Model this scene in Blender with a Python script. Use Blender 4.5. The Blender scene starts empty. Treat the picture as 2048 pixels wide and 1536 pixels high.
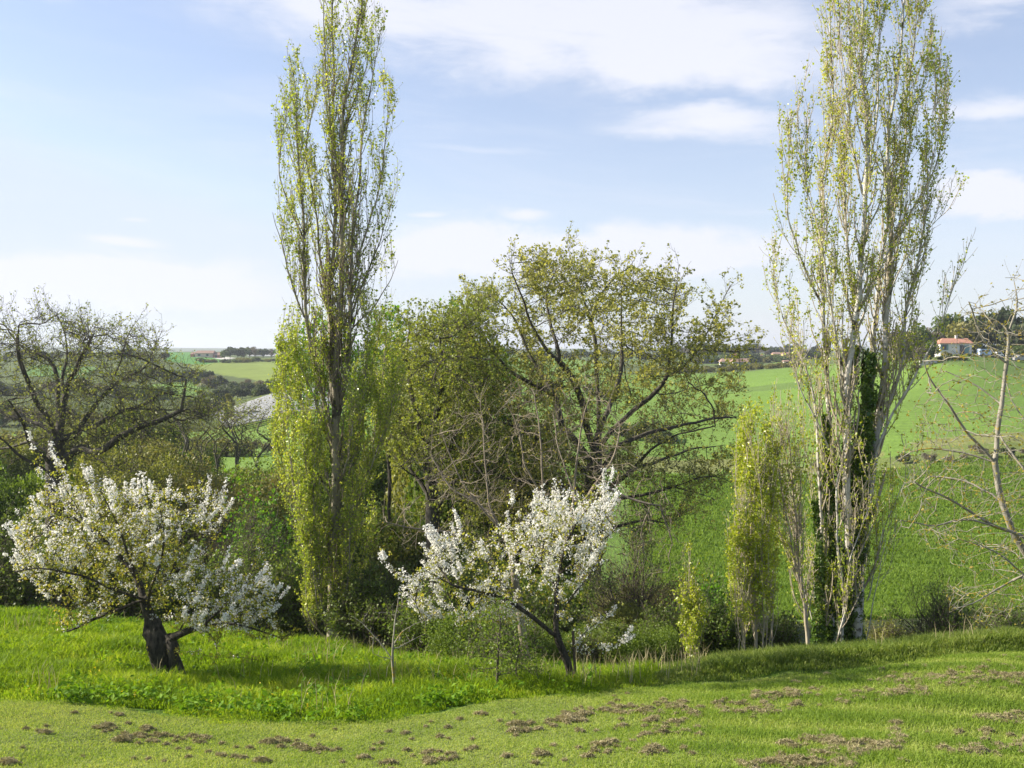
import bpy, math, random
import numpy as np
from mathutils import Vector

SC = bpy.context.scene
COL = SC.collection
# ------------------------------------------------------------------ camera
F = 1967.0                      # focal length in pixels of the 2048 px wide photograph
EYE = 3.8
PITCH = math.atan(68.0 / F)
cam_d = bpy.data.cameras.new('camera'); cam = bpy.data.objects.new('camera', cam_d); COL.objects.link(cam)
cam_d.sensor_width = 36.0; cam_d.lens = 36.0 * F / 2048.0
cam_d.clip_start = 0.1; cam_d.clip_end = 20000
cam.location = (0, 0, EYE); cam.rotation_euler = (math.radians(90) - PITCH, 0, 0)
SC.camera = cam
# ------------------------------------------------------------------ light
SUN_EL, SUN_AZ = math.radians(29), math.radians(-80)     # azimuth from +Y, negative = to the left
SC.view_settings.view_transform = 'Standard'
SC.view_settings.look = 'None'
SC.view_settings.exposure = 1.12
SC.view_settings.gamma = 1.0
sun_d = bpy.data.lights.new('sun', 'SUN'); sun_d.energy = 5.0; sun_d.angle = math.radians(0.6); sun_d.color = (1.0, 0.90, 0.74)
sun = bpy.data.objects.new('sun', sun_d); COL.objects.link(sun)
sdir = Vector((math.sin(SUN_AZ) * math.cos(SUN_EL), math.cos(SUN_AZ) * math.cos(SUN_EL), math.sin(SUN_EL)))
sun.rotation_euler = sdir.to_track_quat('Z', 'Y').to_euler()
sun.location = (-30, 10, 40)


class NX:
    """tiny helper that writes maths as nodes"""
    def __init__(s, nt): s.nt = nt; s.n = nt.nodes; s.l = nt.links
    def node(s, t, **kw):
        n = s.n.new(t)
        for k, v in kw.items(): setattr(n, k, v)
        return n
    def link(s, a, b): s.l.new(a, b)
    def put(s, sock, v):
        if hasattr(v, 'is_output'): s.l.new(v, sock)
        else: sock.default_value = v
    def m(s, op, a, b=0.0, c=0.0, clamp=False):
        n = s.n.new('ShaderNodeMath'); n.operation = op; n.use_clamp = clamp
        s.put(n.inputs[0], a); s.put(n.inputs[1], b)
        if len(n.inputs) > 2: s.put(n.inputs[2], c)
        return n.outputs[0]
    def noise(s, vec, scale, detail=3, rough=0.55, dist=0.0):
        n = s.n.new('ShaderNodeTexNoise'); s.put(n.inputs['Vector'], vec)
        n.inputs['Scale'].default_value = scale; n.inputs['Detail'].default_value = detail
        n.inputs['Roughness'].default_value = rough; n.inputs['Distortion'].default_value = dist
        return n.outputs[0]
    def mix(s, f, a, b, blend='MIX'):
        n = s.n.new('ShaderNodeMix'); n.data_type = 'RGBA'; n.blend_type = blend
        s.put(n.inputs[0], f); s.put(n.inputs[6], a); s.put(n.inputs[7], b)
        return n.outputs[2]
    def ramp(s, f, stops):
        n = s.n.new('ShaderNodeValToRGB'); s.put(n.inputs[0], f)
        e = n.color_ramp.elements
        while len(e) < len(stops): e.new(0.5)
        for i, (p, c) in enumerate(stops):
            e[i].position = p; e[i].color = (*c, 1) if len(c) == 3 else c
        return n.outputs[0]
    def smooth(s, x, a, b):
        n = s.n.new('ShaderNodeMapRange'); n.interpolation_type = 'SMOOTHSTEP'
        s.put(n.inputs[0], x); n.inputs[1].default_value = a; n.inputs[2].default_value = b
        return n.outputs[0]


def px_az(px): return math.atan((px - 1024) / F)
def px_el(py): return math.atan((700 - py) / F)

world = bpy.data.worlds.new('World'); SC.world = world; world.use_nodes = True
wt = world.node_tree; wt.nodes.clear(); X = NX(wt)
sky = X.node('ShaderNodeTexSky'); sky.sky_type = 'NISHITA'; sky.sun_disc = False
sky.sun_elevation = SUN_EL; sky.sun_rotation = SUN_AZ
sky.altitude = 200; sky.air_density = 1.0; sky.dust_density = 1.0; sky.ozone_density = 1.6
tc = X.node('ShaderNodeTexCoord')
sep = X.node('ShaderNodeSeparateXYZ'); X.link(tc.outputs['Generated'], sep.inputs[0])
dx, dy, dz = sep.outputs
az = X.m('ARCTAN2', dx, dy); el = X.m('ARCSINE', dz)
cmb = X.node('ShaderNodeCombineXYZ'); X.put(cmb.inputs[0], az); X.put(cmb.inputs[1], X.m('MULTIPLY', X.m('SUBTRACT', el, X.m('MULTIPLY', az, -0.06)), 5.5))
streak = X.noise(cmb.outputs[0], 3.2, 7, 0.62, 0.5)
cmb2 = X.node('ShaderNodeCombineXYZ'); X.put(cmb2.inputs[0], az); X.put(cmb2.inputs[1], X.m('MULTIPLY', el, 2.2)); cmb2.inputs[2].default_value = 4.0
puff = X.noise(cmb2.outputs[0], 7.0, 6, 0.6, 0.3)
wob = X.m('MULTIPLY', X.m('SUBTRACT', puff, 0.5), 0.10)
# soft clouds: centre px, centre py, half width px, half height px, tilt, strength
CLOUDS = [(1010, 45, 680, 115, 0.10, 1.35), (1330, 120, 430, 80, 0.10, 1.2), (560, 20, 260, 60, 0.0, 0.6),
          (1400, 262, 230, 42, 0.08, 0.95), (1990, 50, 160, 60, -0.1, 0.8), (1990, 262, 200, 30, 0.0, 0.75),
          (1990, 425, 130, 42, 0.0, 1.1), (1180, 510, 540, 65, 0.0, 1.1), (860, 434, 60, 9, 0.0, 0.7),
          (1045, 434, 70, 15, 0.0, 0.8), (255, 497, 95, 15, 0.05, 0.9), (275, 458, 35, 6, 0.0, 0.7),
          (150, 575, 470, 75, 0.0, 0.95), (60, 50, 130, 35, 0.1, 0.5), (1480, 430, 150, 14, 0.0, 0.4), (960, 300, 240, 14, 0.08, 0.45),
          (500, 225, 300, 45, 0.05, 0.35)]
tot = None
for (cx, cy, hw, hh, tilt, st) in CLOUDS:
    a0, e0 = px_az(cx), px_el(cy)
    da = X.m('SUBTRACT', az, a0)
    de = X.m('SUBTRACT', X.m('ADD', el, X.m('MULTIPLY', wob, min(1.0, hh / 60))), e0)
    de = X.m('ADD', de, X.m('MULTIPLY', da, tilt))
    q = X.m('ADD', X.m('POWER', X.m('ABSOLUTE', X.m('DIVIDE', da, hw / F)), 2.0), X.m('POWER', X.m('ABSOLUTE', X.m('DIVIDE', de, hh / F)), 2.0))
    g = X.m('MULTIPLY', X.m('EXPONENT', X.m('MULTIPLY', q, -1.1)), st)
    tot = g if tot is None else X.m('MAXIMUM', tot, g)
cl = X.m('MULTIPLY', tot, X.m('ADD', 0.10, X.m('MULTIPLY', streak, 1.85)))
veil = X.m('MULTIPLY', X.smooth(streak, 0.42, 0.8), 0.28)
elsoft = X.m('EXPONENT', X.m('MULTIPLY', X.m('ABSOLUTE', el), -6.5))
mask = X.m('MAXIMUM', X.smooth(cl, 0.18, 1.0), veil)
mask = X.m('ADD', X.m('MULTIPLY', mask, 0.85), X.m('MULTIPLY', elsoft, 0.80), clamp=True)
mask = X.m('ADD', X.m('MULTIPLY', mask, 0.80), 0.15)
skyc = X.mix(1.0, sky.outputs[0], (0.95, 0.96, 1.05, 1), 'MULTIPLY')
SKY_CLOUD = (5.2, 5.3, 5.85, 1)
skyc = X.mix(1.0, skyc, (3.55, 4.45, 5.7, 1), 'DARKEN')
colr = X.mix(mask, skyc, SKY_CLOUD)
bg = X.node('ShaderNodeBackground'); X.link(colr, bg.inputs[0]); bg.inputs[1].default_value = 0.083
out = X.node('ShaderNodeOutputWorld'); X.link(bg.outputs[0], out.inputs[0])

# ------------------------------------------------------------------ geometry helpers
cp, sp = math.cos(PITCH), math.sin(PITCH)

def at(px, py, Y):
    """pixel + forward distance -> world point"""
    px = np.asarray(px, float); py = np.asarray(py, float); Y = np.asarray(Y, float)
    rx = (px - 1024) / F; ru = -(py - 768) / F
    dyy = cp + ru * sp; dzz = -sp + ru * cp
    k = Y / dyy
    return np.stack([rx * k, Y + 0 * k, EYE + dzz * k], -1)

def proj(P):
    P = np.asarray(P); x = P[..., 0]; y = P[..., 1]; z = P[..., 2] - EYE
    fwd = y * cp - z * sp; up = y * sp + z * cp
    fwd = np.maximum(fwd, 0.01)
    return 1024 + F * x / fwd, 768 - F * up / fwd

def hash3(i, j, k):
    v = np.sin(i * 127.1 + j * 311.7 + k * 74.7) * 43758.5453
    return v - np.floor(v)

def vnoise(P, scale=1.0, seed=0.0):
    P = np.asarray(P, float) * scale
    if P.shape[-1] == 2: P = np.concatenate([P, np.full(P.shape[:-1] + (1,), 0.37)], -1)
    P = P + seed * 17.31
    i = np.floor(P); f = P - i; f = f * f * (3 - 2 * f)
    r = 0
    for a in (0, 1):
        for b in (0, 1):
            for c in (0, 1):
                w = (f[..., 0] if a else 1 - f[..., 0]) * (f[..., 1] if b else 1 - f[..., 1]) * (f[..., 2] if c else 1 - f[..., 2])
                r = r + w * hash3(i[..., 0] + a, i[..., 1] + b, i[..., 2] + c)
    return r

def fbm(P, scale=1.0, seed=0.0, o=3):
    r = 0; a = 1; t = 0
    for k in range(o):
        r = r + a * vnoise(P, scale * 2 ** k, seed + k * 3.1); t += a; a *= 0.5
    return r / t

def nrm(v): return v / np.maximum(np.linalg.norm(v, axis=-1, keepdims=True), 1e-9)

def inpoly(px, py, poly):
    r = np.zeros(np.shape(px), bool); n = len(poly)
    for i in range(n):
        x1, y1 = poly[i]; x2, y2 = poly[(i + 1) % n]
        if y1 == y2: continue
        c = ((y1 > py) != (y2 > py)) & (px < (x2 - x1) * (py - y1) / (y2 - y1) + x1)
        r ^= c
    return r

def mesh(name, V, Fc, mats, parent=None, rnd=None, colr=None, smooth=False, mi=None):
    V = np.ascontiguousarray(V, np.float32).reshape(-1, 3); Fc = np.ascontiguousarray(Fc, np.int32)
    me = bpy.data.meshes.new(name)
    me.vertices.add(len(V)); me.vertices.foreach_set('co', V.ravel())
    k = Fc.shape[1]; M = len(Fc)
    me.loops.add(M * k); me.loops.foreach_set('vertex_index', Fc.ravel())
    me.polygons.add(M); me.polygons.foreach_set('loop_start', np.arange(0, M * k, k, dtype=np.int32))
    if mi is not None: me.polygons.foreach_set('material_index', np.asarray(mi, np.int32))
    me.polygons.foreach_set('use_smooth', np.full(M, smooth))
    if rnd is not None:
        a = me.attributes.new('rnd', 'FLOAT', 'POINT'); a.data.foreach_set('value', np.asarray(rnd, np.float32))
    if colr is not None:
        a = me.attributes.new('tone', 'FLOAT_COLOR', 'POINT')
        c = np.concatenate([colr, np.ones((len(colr), 1))], 1).astype(np.float32); a.data.foreach_set('color', c.ravel())
    me.update(calc_edges=True)
    for m_ in (mats if isinstance(mats, (list, tuple)) else [mats]): me.materials.append(m_)
    o = bpy.data.objects.new(name, me); COL.objects.link(o)
    if parent is not None: o.parent = parent; o.location = -parent.location
    return o

def join(parts):
    """parts: (V,F) or (V,F,R) with quads"""
    Vs, Fs, Rs, n = [], [], [], 0
    for p in parts:
        if len(p[0]) == 0: continue
        Vs.append(p[0]); Fs.append(p[1] + n); n += len(p[0])
        Rs.append(p[2] if len(p) > 2 else np.zeros(len(p[0])))
    return np.concatenate(Vs), np.concatenate(Fs), np.concatenate(Rs)

def tag(o, label=None, cat=None, group=None, kind=None):
    if label: o['label'] = label
    if cat: o['category'] = cat
    if group: o['group'] = group
    if kind: o['kind'] = kind
    return o

def empty(name, loc, label, cat, group=None):
    o = bpy.data.objects.new(name, None); COL.objects.link(o); o.location = loc; o.empty_display_size = 0.3
    return tag(o, label, cat, group)

REF = nrm(np.array([0.25, 0.93, 0.12]))

def tubes(pts, rad, k=5):
    """pts (P,n,3), rad (P,n) -> V, quads"""
    P, n, _ = pts.shape
    if P == 0: return np.zeros((0, 3)), np.zeros((0, 4), int)
    d = nrm(np.gradient(pts, axis=1))
    a = nrm(np.cross(d, REF)); b = np.cross(d, a)
    th = np.arange(k) * 2 * np.pi / k
    ring = a[:, :, None, :] * np.cos(th)[None, None, :, None] + b[:, :, None, :] * np.sin(th)[None, None, :, None]
    V = pts[:, :, None, :] + ring * rad[:, :, None, None]
    base = (np.arange(P)[:, None, None] * n + np.arange(n - 1)[None, :, None]) * k
    j = np.arange(k)[None, None, :]; j2 = (j + 1) % k
    Fc = np.stack([base + j, base + j2, base + k + j2, base + k + j], -1).reshape(-1, 4)
    return V.reshape(-1, 3), Fc

def resample(pl, n):
    pl = np.asarray(pl, float); s = np.concatenate([[0], np.cumsum(np.linalg.norm(np.diff(pl, axis=0), axis=1))])
    t = np.linspace(0, s[-1], n)
    return np.stack([np.interp(t, s, pl[:, i]) for i in range(3)], -1)

def smooth_line(pl, n, it=3):
    p = resample(pl, n)
    for _ in range(it):
        q = p.copy(); q[1:-1] = (p[:-2] + 2 * p[1:-1] + p[2:]) / 4; p = q
    return p

def grow(pts, rad, per, tr, ln, ang, up, wig, steps, rng, rfac=0.5, rmax=1.0, taper=0.5, bias=1.0, side=None):
    """children on every branch, all at once"""
    P, n, _ = pts.shape
    per = np.broadcast_to(np.asarray(per), (P,)).astype(float)
    cnt = np.floor(per + rng.random(P)).astype(int)
    idx = np.repeat(np.arange(P), cnt); C = len(idx)
    if C == 0: return np.zeros((0, steps + 1, 3)), np.zeros((0, steps + 1)), idx
    t = tr[0] + (tr[1] - tr[0]) * rng.random(C) ** bias
    f = t * (n - 1); i = np.minimum(f.astype(int), n - 2); f = (f - i)[:, None]
    p0 = pts[idx, i] * (1 - f) + pts[idx, i + 1] * f
    tan = nrm(pts[idx, i + 1] - pts[idx, i])
    r0 = rad[idx, i] * (1 - f[:, 0]) + rad[idx, i + 1] * f[:, 0]
    q = nrm(np.cross(tan, nrm(rng.normal(size=(C, 3)))))
    if side is not None: q = nrm(q + side)
    an = np.radians(ang) * (0.65 + 0.7 * rng.random(C))[:, None]
    d = nrm(np.cos(an) * tan + np.sin(an) * q)
    L = np.broadcast_to(np.asarray(ln, float), (P,))[idx] * (0.5 + 0.9 * rng.random(C)) * (1 - taper * t)
    out = [p0]; p = p0
    for s in range(steps):
        d = nrm(d + up * np.array([0, 0, 1.0]) + wig * rng.normal(size=(C, 3)))
        p = p + d * (L / steps)[:, None]; out.append(p)
    pp = np.stack(out, 1)
    rb = np.minimum(r0 * rfac, rmax)
    rr = rb[:, None] * np.linspace(1, 0.35, steps + 1)[None]
    return pp, rr, idx

def along(pts, n, rng, t0=0.1, t1=1.0, bias=1.0):
    """n random points on each branch"""
    P, m_, _ = pts.shape
    if P == 0: return np.zeros((0, 3)), np.zeros((0, 3))
    cnt = np.floor(np.broadcast_to(np.asarray(n, float), (P,)) + rng.random(P)).astype(int)
    idx = np.repeat(np.arange(P), cnt)
    t = t0 + (t1 - t0) * rng.random(len(idx)) ** bias
    f = t * (m_ - 1); i = np.minimum(f.astype(int), m_ - 2); f = (f - i)[:, None]
    return pts[idx, i] * (1 - f) + pts[idx, i + 1] * f, nrm(pts[idx, i + 1] - pts[idx, i])

def leaves(c, size, rng, asp=0.75, upb=0.3, spread=0.0, var=0.35):
    """one small folded rhombic leaf per centre"""
    N = len(c)
    if N == 0: return np.zeros((0, 3)), np.zeros((0, 4), int), np.zeros(0)
    if spread: c = c + rng.normal(size=(N, 3)) * spread
    n = nrm(rng.normal(size=(N, 3)) + np.array([0, 0, upb]))
    a = nrm(np.cross(n, nrm(rng.normal(size=(N, 3))))); b = np.cross(n, a)
    L = size * (1 + var * rng.normal(size=N)).clip(0.35, 2.0)[:, None] * 0.5
    W = L * asp
    V = np.stack([c - a * L, c + b * W + n * W * 0.25 + a * L * 0.1, c + a * L, c - b * W + n * W * 0.25 + a * L * 0.1], 1)
    Fc = np.arange(N * 4).reshape(N, 4)
    return V.reshape(-1, 3), Fc, np.repeat(rng.random(N), 4)

# ---------------------------------------------- space colonisation
def colonise(limbs, attr, step, infl, kill, iters, rng, trop=0.0, jit=0.15, maxkids=3):
    """limbs: list of (points, parent limb or None); returns node positions and parents"""
    pts, par = [], []; seed_j = rng.random() * 9
    for pl in limbs:
        L = np.linalg.norm(np.diff(pl, axis=0), axis=1).sum()
        q = smooth_line(pl, max(3, int(L / step) + 1), 2)
        q[1:] += (np.stack([fbm(q[1:], 0.22 / step, seed_j + k_) for k_ in range(3)], -1) - .5) * step * 0.9
        if not pts:
            par.append(-1); start = 0; pts.append(q[0])
        else:
            A = np.array(pts); j = int(np.argmin(((A - q[0]) ** 2).sum(1)))
            par.append(j); pts.append(q[1] if np.linalg.norm(A[j] - q[0]) < step * 0.7 else q[0])
        for s in q[1:] if len(pts) and par[-1] == -1 else q[2:]:
            par.append(len(pts) - 1); pts.append(s)
    N = np.array(pts); par = list(par)
    A = attr.copy()
    kids = np.zeros(len(N), int)
    for p in par:
        if p >= 0: kids[p] += 1
    def near(A, Q):
        best = np.full(len(A), 1e9); bi = np.zeros(len(A), int)
        for s in range(0, len(Q), 400):
            d = ((A[:, None, :] - Q[None, s:s + 400, :]) ** 2).sum(-1)
            j = d.argmin(1); m_ = d[np.arange(len(A)), j]
            u = m_ < best; best[u] = m_[u]; bi[u] = j[u] + s
        return np.sqrt(best), bi
    D, I = near(A, N)
    for it in range(iters):
        keep = D > kill
        A, D, I = A[keep], D[keep], I[keep]
        if len(A) == 0: break
        act = D < infl * (1 if it < iters * 0.6 else 2)
        act &= kids[I] < maxkids
        if not act.any(): break
        S = np.zeros((len(N), 3)); np.add.at(S, I[act], nrm(A[act] - N[I[act]]))
        g = np.unique(I[act])
        d = nrm(nrm(S[g]) + np.array([0, 0, trop]) + jit * rng.normal(size=(len(g), 3)))
        new = N[g] + d * step
        off = len(N)
        N = np.concatenate([N, new]); par += list(g); kids[g] += 1
        kids = np.concatenate([kids, np.zeros(len(new), int)])
        d2, i2 = near(A, new)
        u = d2 < D; D[u] = d2[u]; I[u] = i2[u] + off
        # attractors whose nearest node is saturated look for another
    return N, np.array(par)

def pipe(par, rtip, rbase, p=2.2):
    n = len(par); acc = np.zeros(n)
    for i in range(n - 1, -1, -1):
        if acc[i] == 0: acc[i] = 1
        if par[i] >= 0: acc[par[i]] += acc[i]
    tips = acc.max(); g = math.log(rbase / rtip) / math.log(tips)
    return rtip * acc ** g, acc

def node_tubes(N, par, R, k, sel):
    """frusta between node and parent with shared rings along the main child"""
    n = len(N); kid = np.full(n, -1); best = np.zeros(n)
    for i in range(n):
        p = par[i]
        if p >= 0 and R[i] >= best[p]: best[p] = R[i]; kid[p] = i
    pp = np.maximum(par, 0)
    din = N - N[pp]; din[par < 0] = [0, 0, 1]
    kk = np.where(kid >= 0, kid, np.arange(n)); dout = N[kk] - N; dout[kid < 0] = din[kid < 0]
    d = nrm(nrm(din) + nrm(dout))
    th = np.arange(k) * 2 * np.pi / k
    def ring(c, d, r):
        a = nrm(np.cross(d, REF)); b = np.cross(d, a)
        return c[:, None] + (a[:, None] * np.cos(th)[None, :, None] + b[:, None] * np.sin(th)[None, :, None]) * r[:, None, None]
    idx = np.where((par >= 0) & sel)[0]; P = par[idx]
    main = kid[P] == idx
    dpar = np.where(main[:, None], d[P], nrm(din[idx])); rpar = np.where(main, R[P], R[idx])
    rpar = np.minimum(rpar, R[idx] * 1.6)
    r1 = ring(N[P], dpar, rpar); r2 = ring(N[idx], d[idx], R[idx])
    V = np.concatenate([r1, r2], 1).reshape(-1, 3)
    b = (np.arange(len(idx)) * 2 * k)[:, None]; j = np.arange(k)[None]; j2 = (j + 1) % k
    Fc = np.stack([b + j, b + j2, b + k + j2, b + k + j], -1).reshape(-1, 4)
    return V, Fc

# ------------------------------------------------------------------ materials
def new_mat(name):
    m_ = bpy.data.materials.new(name); m_.use_nodes = True; m_.node_tree.nodes.clear()
    x = NX(m_.node_tree); o = x.node('ShaderNodeOutputMaterial')
    return m_, x, o

def leaf_mat(name, c1, c2, c3, trans=0.42, rough=0.45, tcol=1.25, spec=0.35, patch=0.5, tb=0.45):
    m_, x, o = new_mat(name)
    a = x.node('ShaderNodeAttribute'); a.attribute_name = 'rnd'
    geo = x.node('ShaderNodeNewGeometry')
    nz = x.noise(geo.outputs['Position'], patch, 2)
    f = x.m('ADD', x.m('MULTIPLY', a.outputs['Fac'], 0.75), x.m('MULTIPLY', x.m('SUBTRACT', nz, 0.38), 1.0), clamp=True)
    c = x.ramp(f, [(0.0, c1), (0.5, c2), (1.0, c3)])
    b = x.node('ShaderNodeBsdfPrincipled'); x.link(c, b.inputs['Base Color']); b.inputs['Roughness'].default_value = rough
    b.inputs['Specular IOR Level'].default_value = spec
    t = x.node('ShaderNodeBsdfTranslucent')
    tc_ = x.mix(1.0, c, (tcol, tcol * 0.98, tcol * tb, 1), 'MULTIPLY'); x.link(tc_, t.inputs['Color'])
    mx = x.node('ShaderNodeMixShader'); mx.inputs[0].default_value = trans
    x.link(b.outputs[0], mx.inputs[1]); x.link(t.outputs[0], mx.inputs[2]); x.link(mx.outputs[0], o.inputs[0])
    return m_

def bark_mat(name, c1, c2, scale=6.0, stretch=0.25, bump=0.4, spots=None, rough=0.85):
    m_, x, o = new_mat(name)
    tc_ = x.node('ShaderNodeTexCoord')
    mp = x.node('ShaderNodeMapping'); x.link(tc_.outputs['Object'], mp.inputs[0]); mp.inputs['Scale'].default_value = (1, 1, stretch)
    n1 = x.noise(mp.outputs[0], scale, 5, 0.65)
    c = x.ramp(n1, [(0.32, c1), (0.68, c2)])
    if spots:
        n2 = x.noise(tc_.outputs['Object'], spots[1], 3, 0.6)
        c = x.mix(x.smooth(n2, 0.56, 0.64), c, (*spots[0], 1))
    b = x.node('ShaderNodeBsdfPrincipled'); x.link(c, b.inputs['Base Color']); b.inputs['Roughness'].default_value = rough
    b.inputs['Specular IOR Level'].default_value = 0.2
    bp = x.node('ShaderNodeBump'); bp.inputs['Strength'].default_value = bump; bp.inputs['Distance'].default_value = 0.03
    x.link(x.noise(mp.outputs[0], scale * 4, 4, 0.7), bp.inputs['Height']); x.link(bp.outputs[0], b.inputs['Normal'])
    x.link(b.outputs[0], o.inputs[0])
    return m_

def plain_mat(name, c, rough=0.8, noise=0.15, scale=3.0, spec=0.3, metal=0.0):
    m_, x, o = new_mat(name)
    tc_ = x.node('ShaderNodeTexCoord'); n = x.noise(tc_.outputs['Object'], scale, 4, 0.65)
    lo = tuple(v * (1 - noise) for v in c); hi = tuple(min(1, v * (1 + noise)) for v in c)
    b = x.node('ShaderNodeBsdfPrincipled'); x.link(x.ramp(n, [(0.3, lo), (0.7, hi)]), b.inputs['Base Color'])
    b.inputs['Roughness'].default_value = rough; b.inputs['Specular IOR Level'].default_value = spec; b.inputs['Metallic'].default_value = metal
    x.link(b.outputs[0], o.inputs[0])
    return m_

M = {}
M['poplar'] = leaf_mat('poplar_leaves', (0.19, 0.28, 0.035), (0.36, 0.44, 0.055), (0.55, 0.55, 0.13), 0.5, 0.35, 1.25, 0.5)
M['poplar_young'] = leaf_mat('young_poplar_leaves', (0.23, 0.31, 0.025), (0.41, 0.48, 0.045), (0.58, 0.57, 0.10), 0.45, 0.35, 1.25, 0.5)
M['oak'] = leaf_mat('oak_leaves', (0.17, 0.20, 0.04), (0.33, 0.34, 0.09), (0.50, 0.48, 0.18), 0.45, 0.5)
M['oak_fresh'] = leaf_mat('fresh_oak_leaves', (0.13, 0.17, 0.03), (0.23, 0.28, 0.05), (0.36, 0.38, 0.09), 0.42, 0.5)
M['oak_left'] = leaf_mat('oak_leaves_in_bud', (0.13, 0.17, 0.035), (0.22, 0.26, 0.06), (0.34, 0.34, 0.12), 0.4, 0.5)
M['bright'] = leaf_mat('bright_green_leaves', (0.05, 0.16, 0.008), (0.11, 0.26, 0.012), (0.20, 0.36, 0.02), 0.5, 0.45)
M['shrub_dark'] = leaf_mat('dark_shrub_leaves', (0.06, 0.10, 0.022), (0.11, 0.16, 0.03), (0.18, 0.23, 0.045), 0.4, 0.45)
M['shrub_mid'] = leaf_mat('green_shrub_leaves', (0.08, 0.14, 0.022), (0.14, 0.21, 0.032), (0.23, 0.31, 0.05), 0.42, 0.45)
M['shrub_olive'] = leaf_mat('olive_shrub_leaves', (0.12, 0.14, 0.035), (0.20, 0.22, 0.05), (0.29, 0.30, 0.08), 0.4, 0.5)
M['twig_leaf'] = leaf_mat('brown_green_buds', (0.14, 0.13, 0.05), (0.21, 0.20, 0.065), (0.27, 0.28, 0.08), 0.3, 0.55)
M['walnut'] = leaf_mat('bronze_young_leaves', (0.22, 0.20, 0.03), (0.30, 0.28, 0.04), (0.36, 0.26, 0.06), 0.4, 0.5)
M['cherry_leaf'] = leaf_mat('cherry_leaves', (0.20, 0.25, 0.03), (0.34, 0.35, 0.05), (0.42, 0.34, 0.08), 0.42, 0.45)
M['blossom'] = leaf_mat('white_blossom', (0.78, 0.77, 0.69), (0.86, 0.86, 0.81), (0.90, 0.90, 0.88), 0.42, 0.6, 1.0, 0.2, tb=1.0)
M['ivy'] = leaf_mat('ivy_leaves', (0.05, 0.11, 0.02), (0.11, 0.19, 0.03), (0.22, 0.31, 0.06), 0.38, 0.3, 1.2, 0.6, 2.0)
M['ivy_dark'] = M['ivy']
M['oak_bark'] = bark_mat('oak_bark', (0.045, 0.042, 0.034), (0.11, 0.10, 0.08), 5)
M['cherry_bark'] = bark_mat('cherry_bark', (0.03, 0.026, 0.022), (0.14, 0.125, 0.10), 16, 0.35, 1.6)
M['poplar_bark'] = bark_mat('poplar_bark_brown', (0.10, 0.085, 0.06), (0.26, 0.23, 0.18), 9, 0.3, 0.6, ((0.06, 0.05, 0.04), 2.5))
M['poplar_white'] = bark_mat('poplar_bark_pale', (0.34, 0.32, 0.28), (0.58, 0.56, 0.52), 7, 0.6, 0.4, ((0.09, 0.08, 0.06), 3.5))
M['poplar_mid'] = bark_mat('poplar_bark_grey', (0.18, 0.16, 0.12), (0.40, 0.37, 0.30), 8, 0.4, 0.6, ((0.08, 0.07, 0.05), 2.5))
M['twig'] = bark_mat('twig_bark', (0.16, 0.13, 0.10), (0.30, 0.26, 0.20), 9)
M['twig_pale'] = bark_mat('pale_twig_bark', (0.30, 0.26, 0.19), (0.48, 0.42, 0.33), 9)
M['twig_dark'] = bark_mat('dark_twig_bark', (0.07, 0.06, 0.045), (0.15, 0.13, 0.10), 9)
M['walnut_bark'] = bark_mat('walnut_bark', (0.15, 0.14, 0.11), (0.34, 0.32, 0.27), 8, 0.4, 0.5, ((0.32, 0.24, 0.04), 6))
M['stake'] = plain_mat('weathered_wood', (0.10, 0.08, 0.06))

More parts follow.
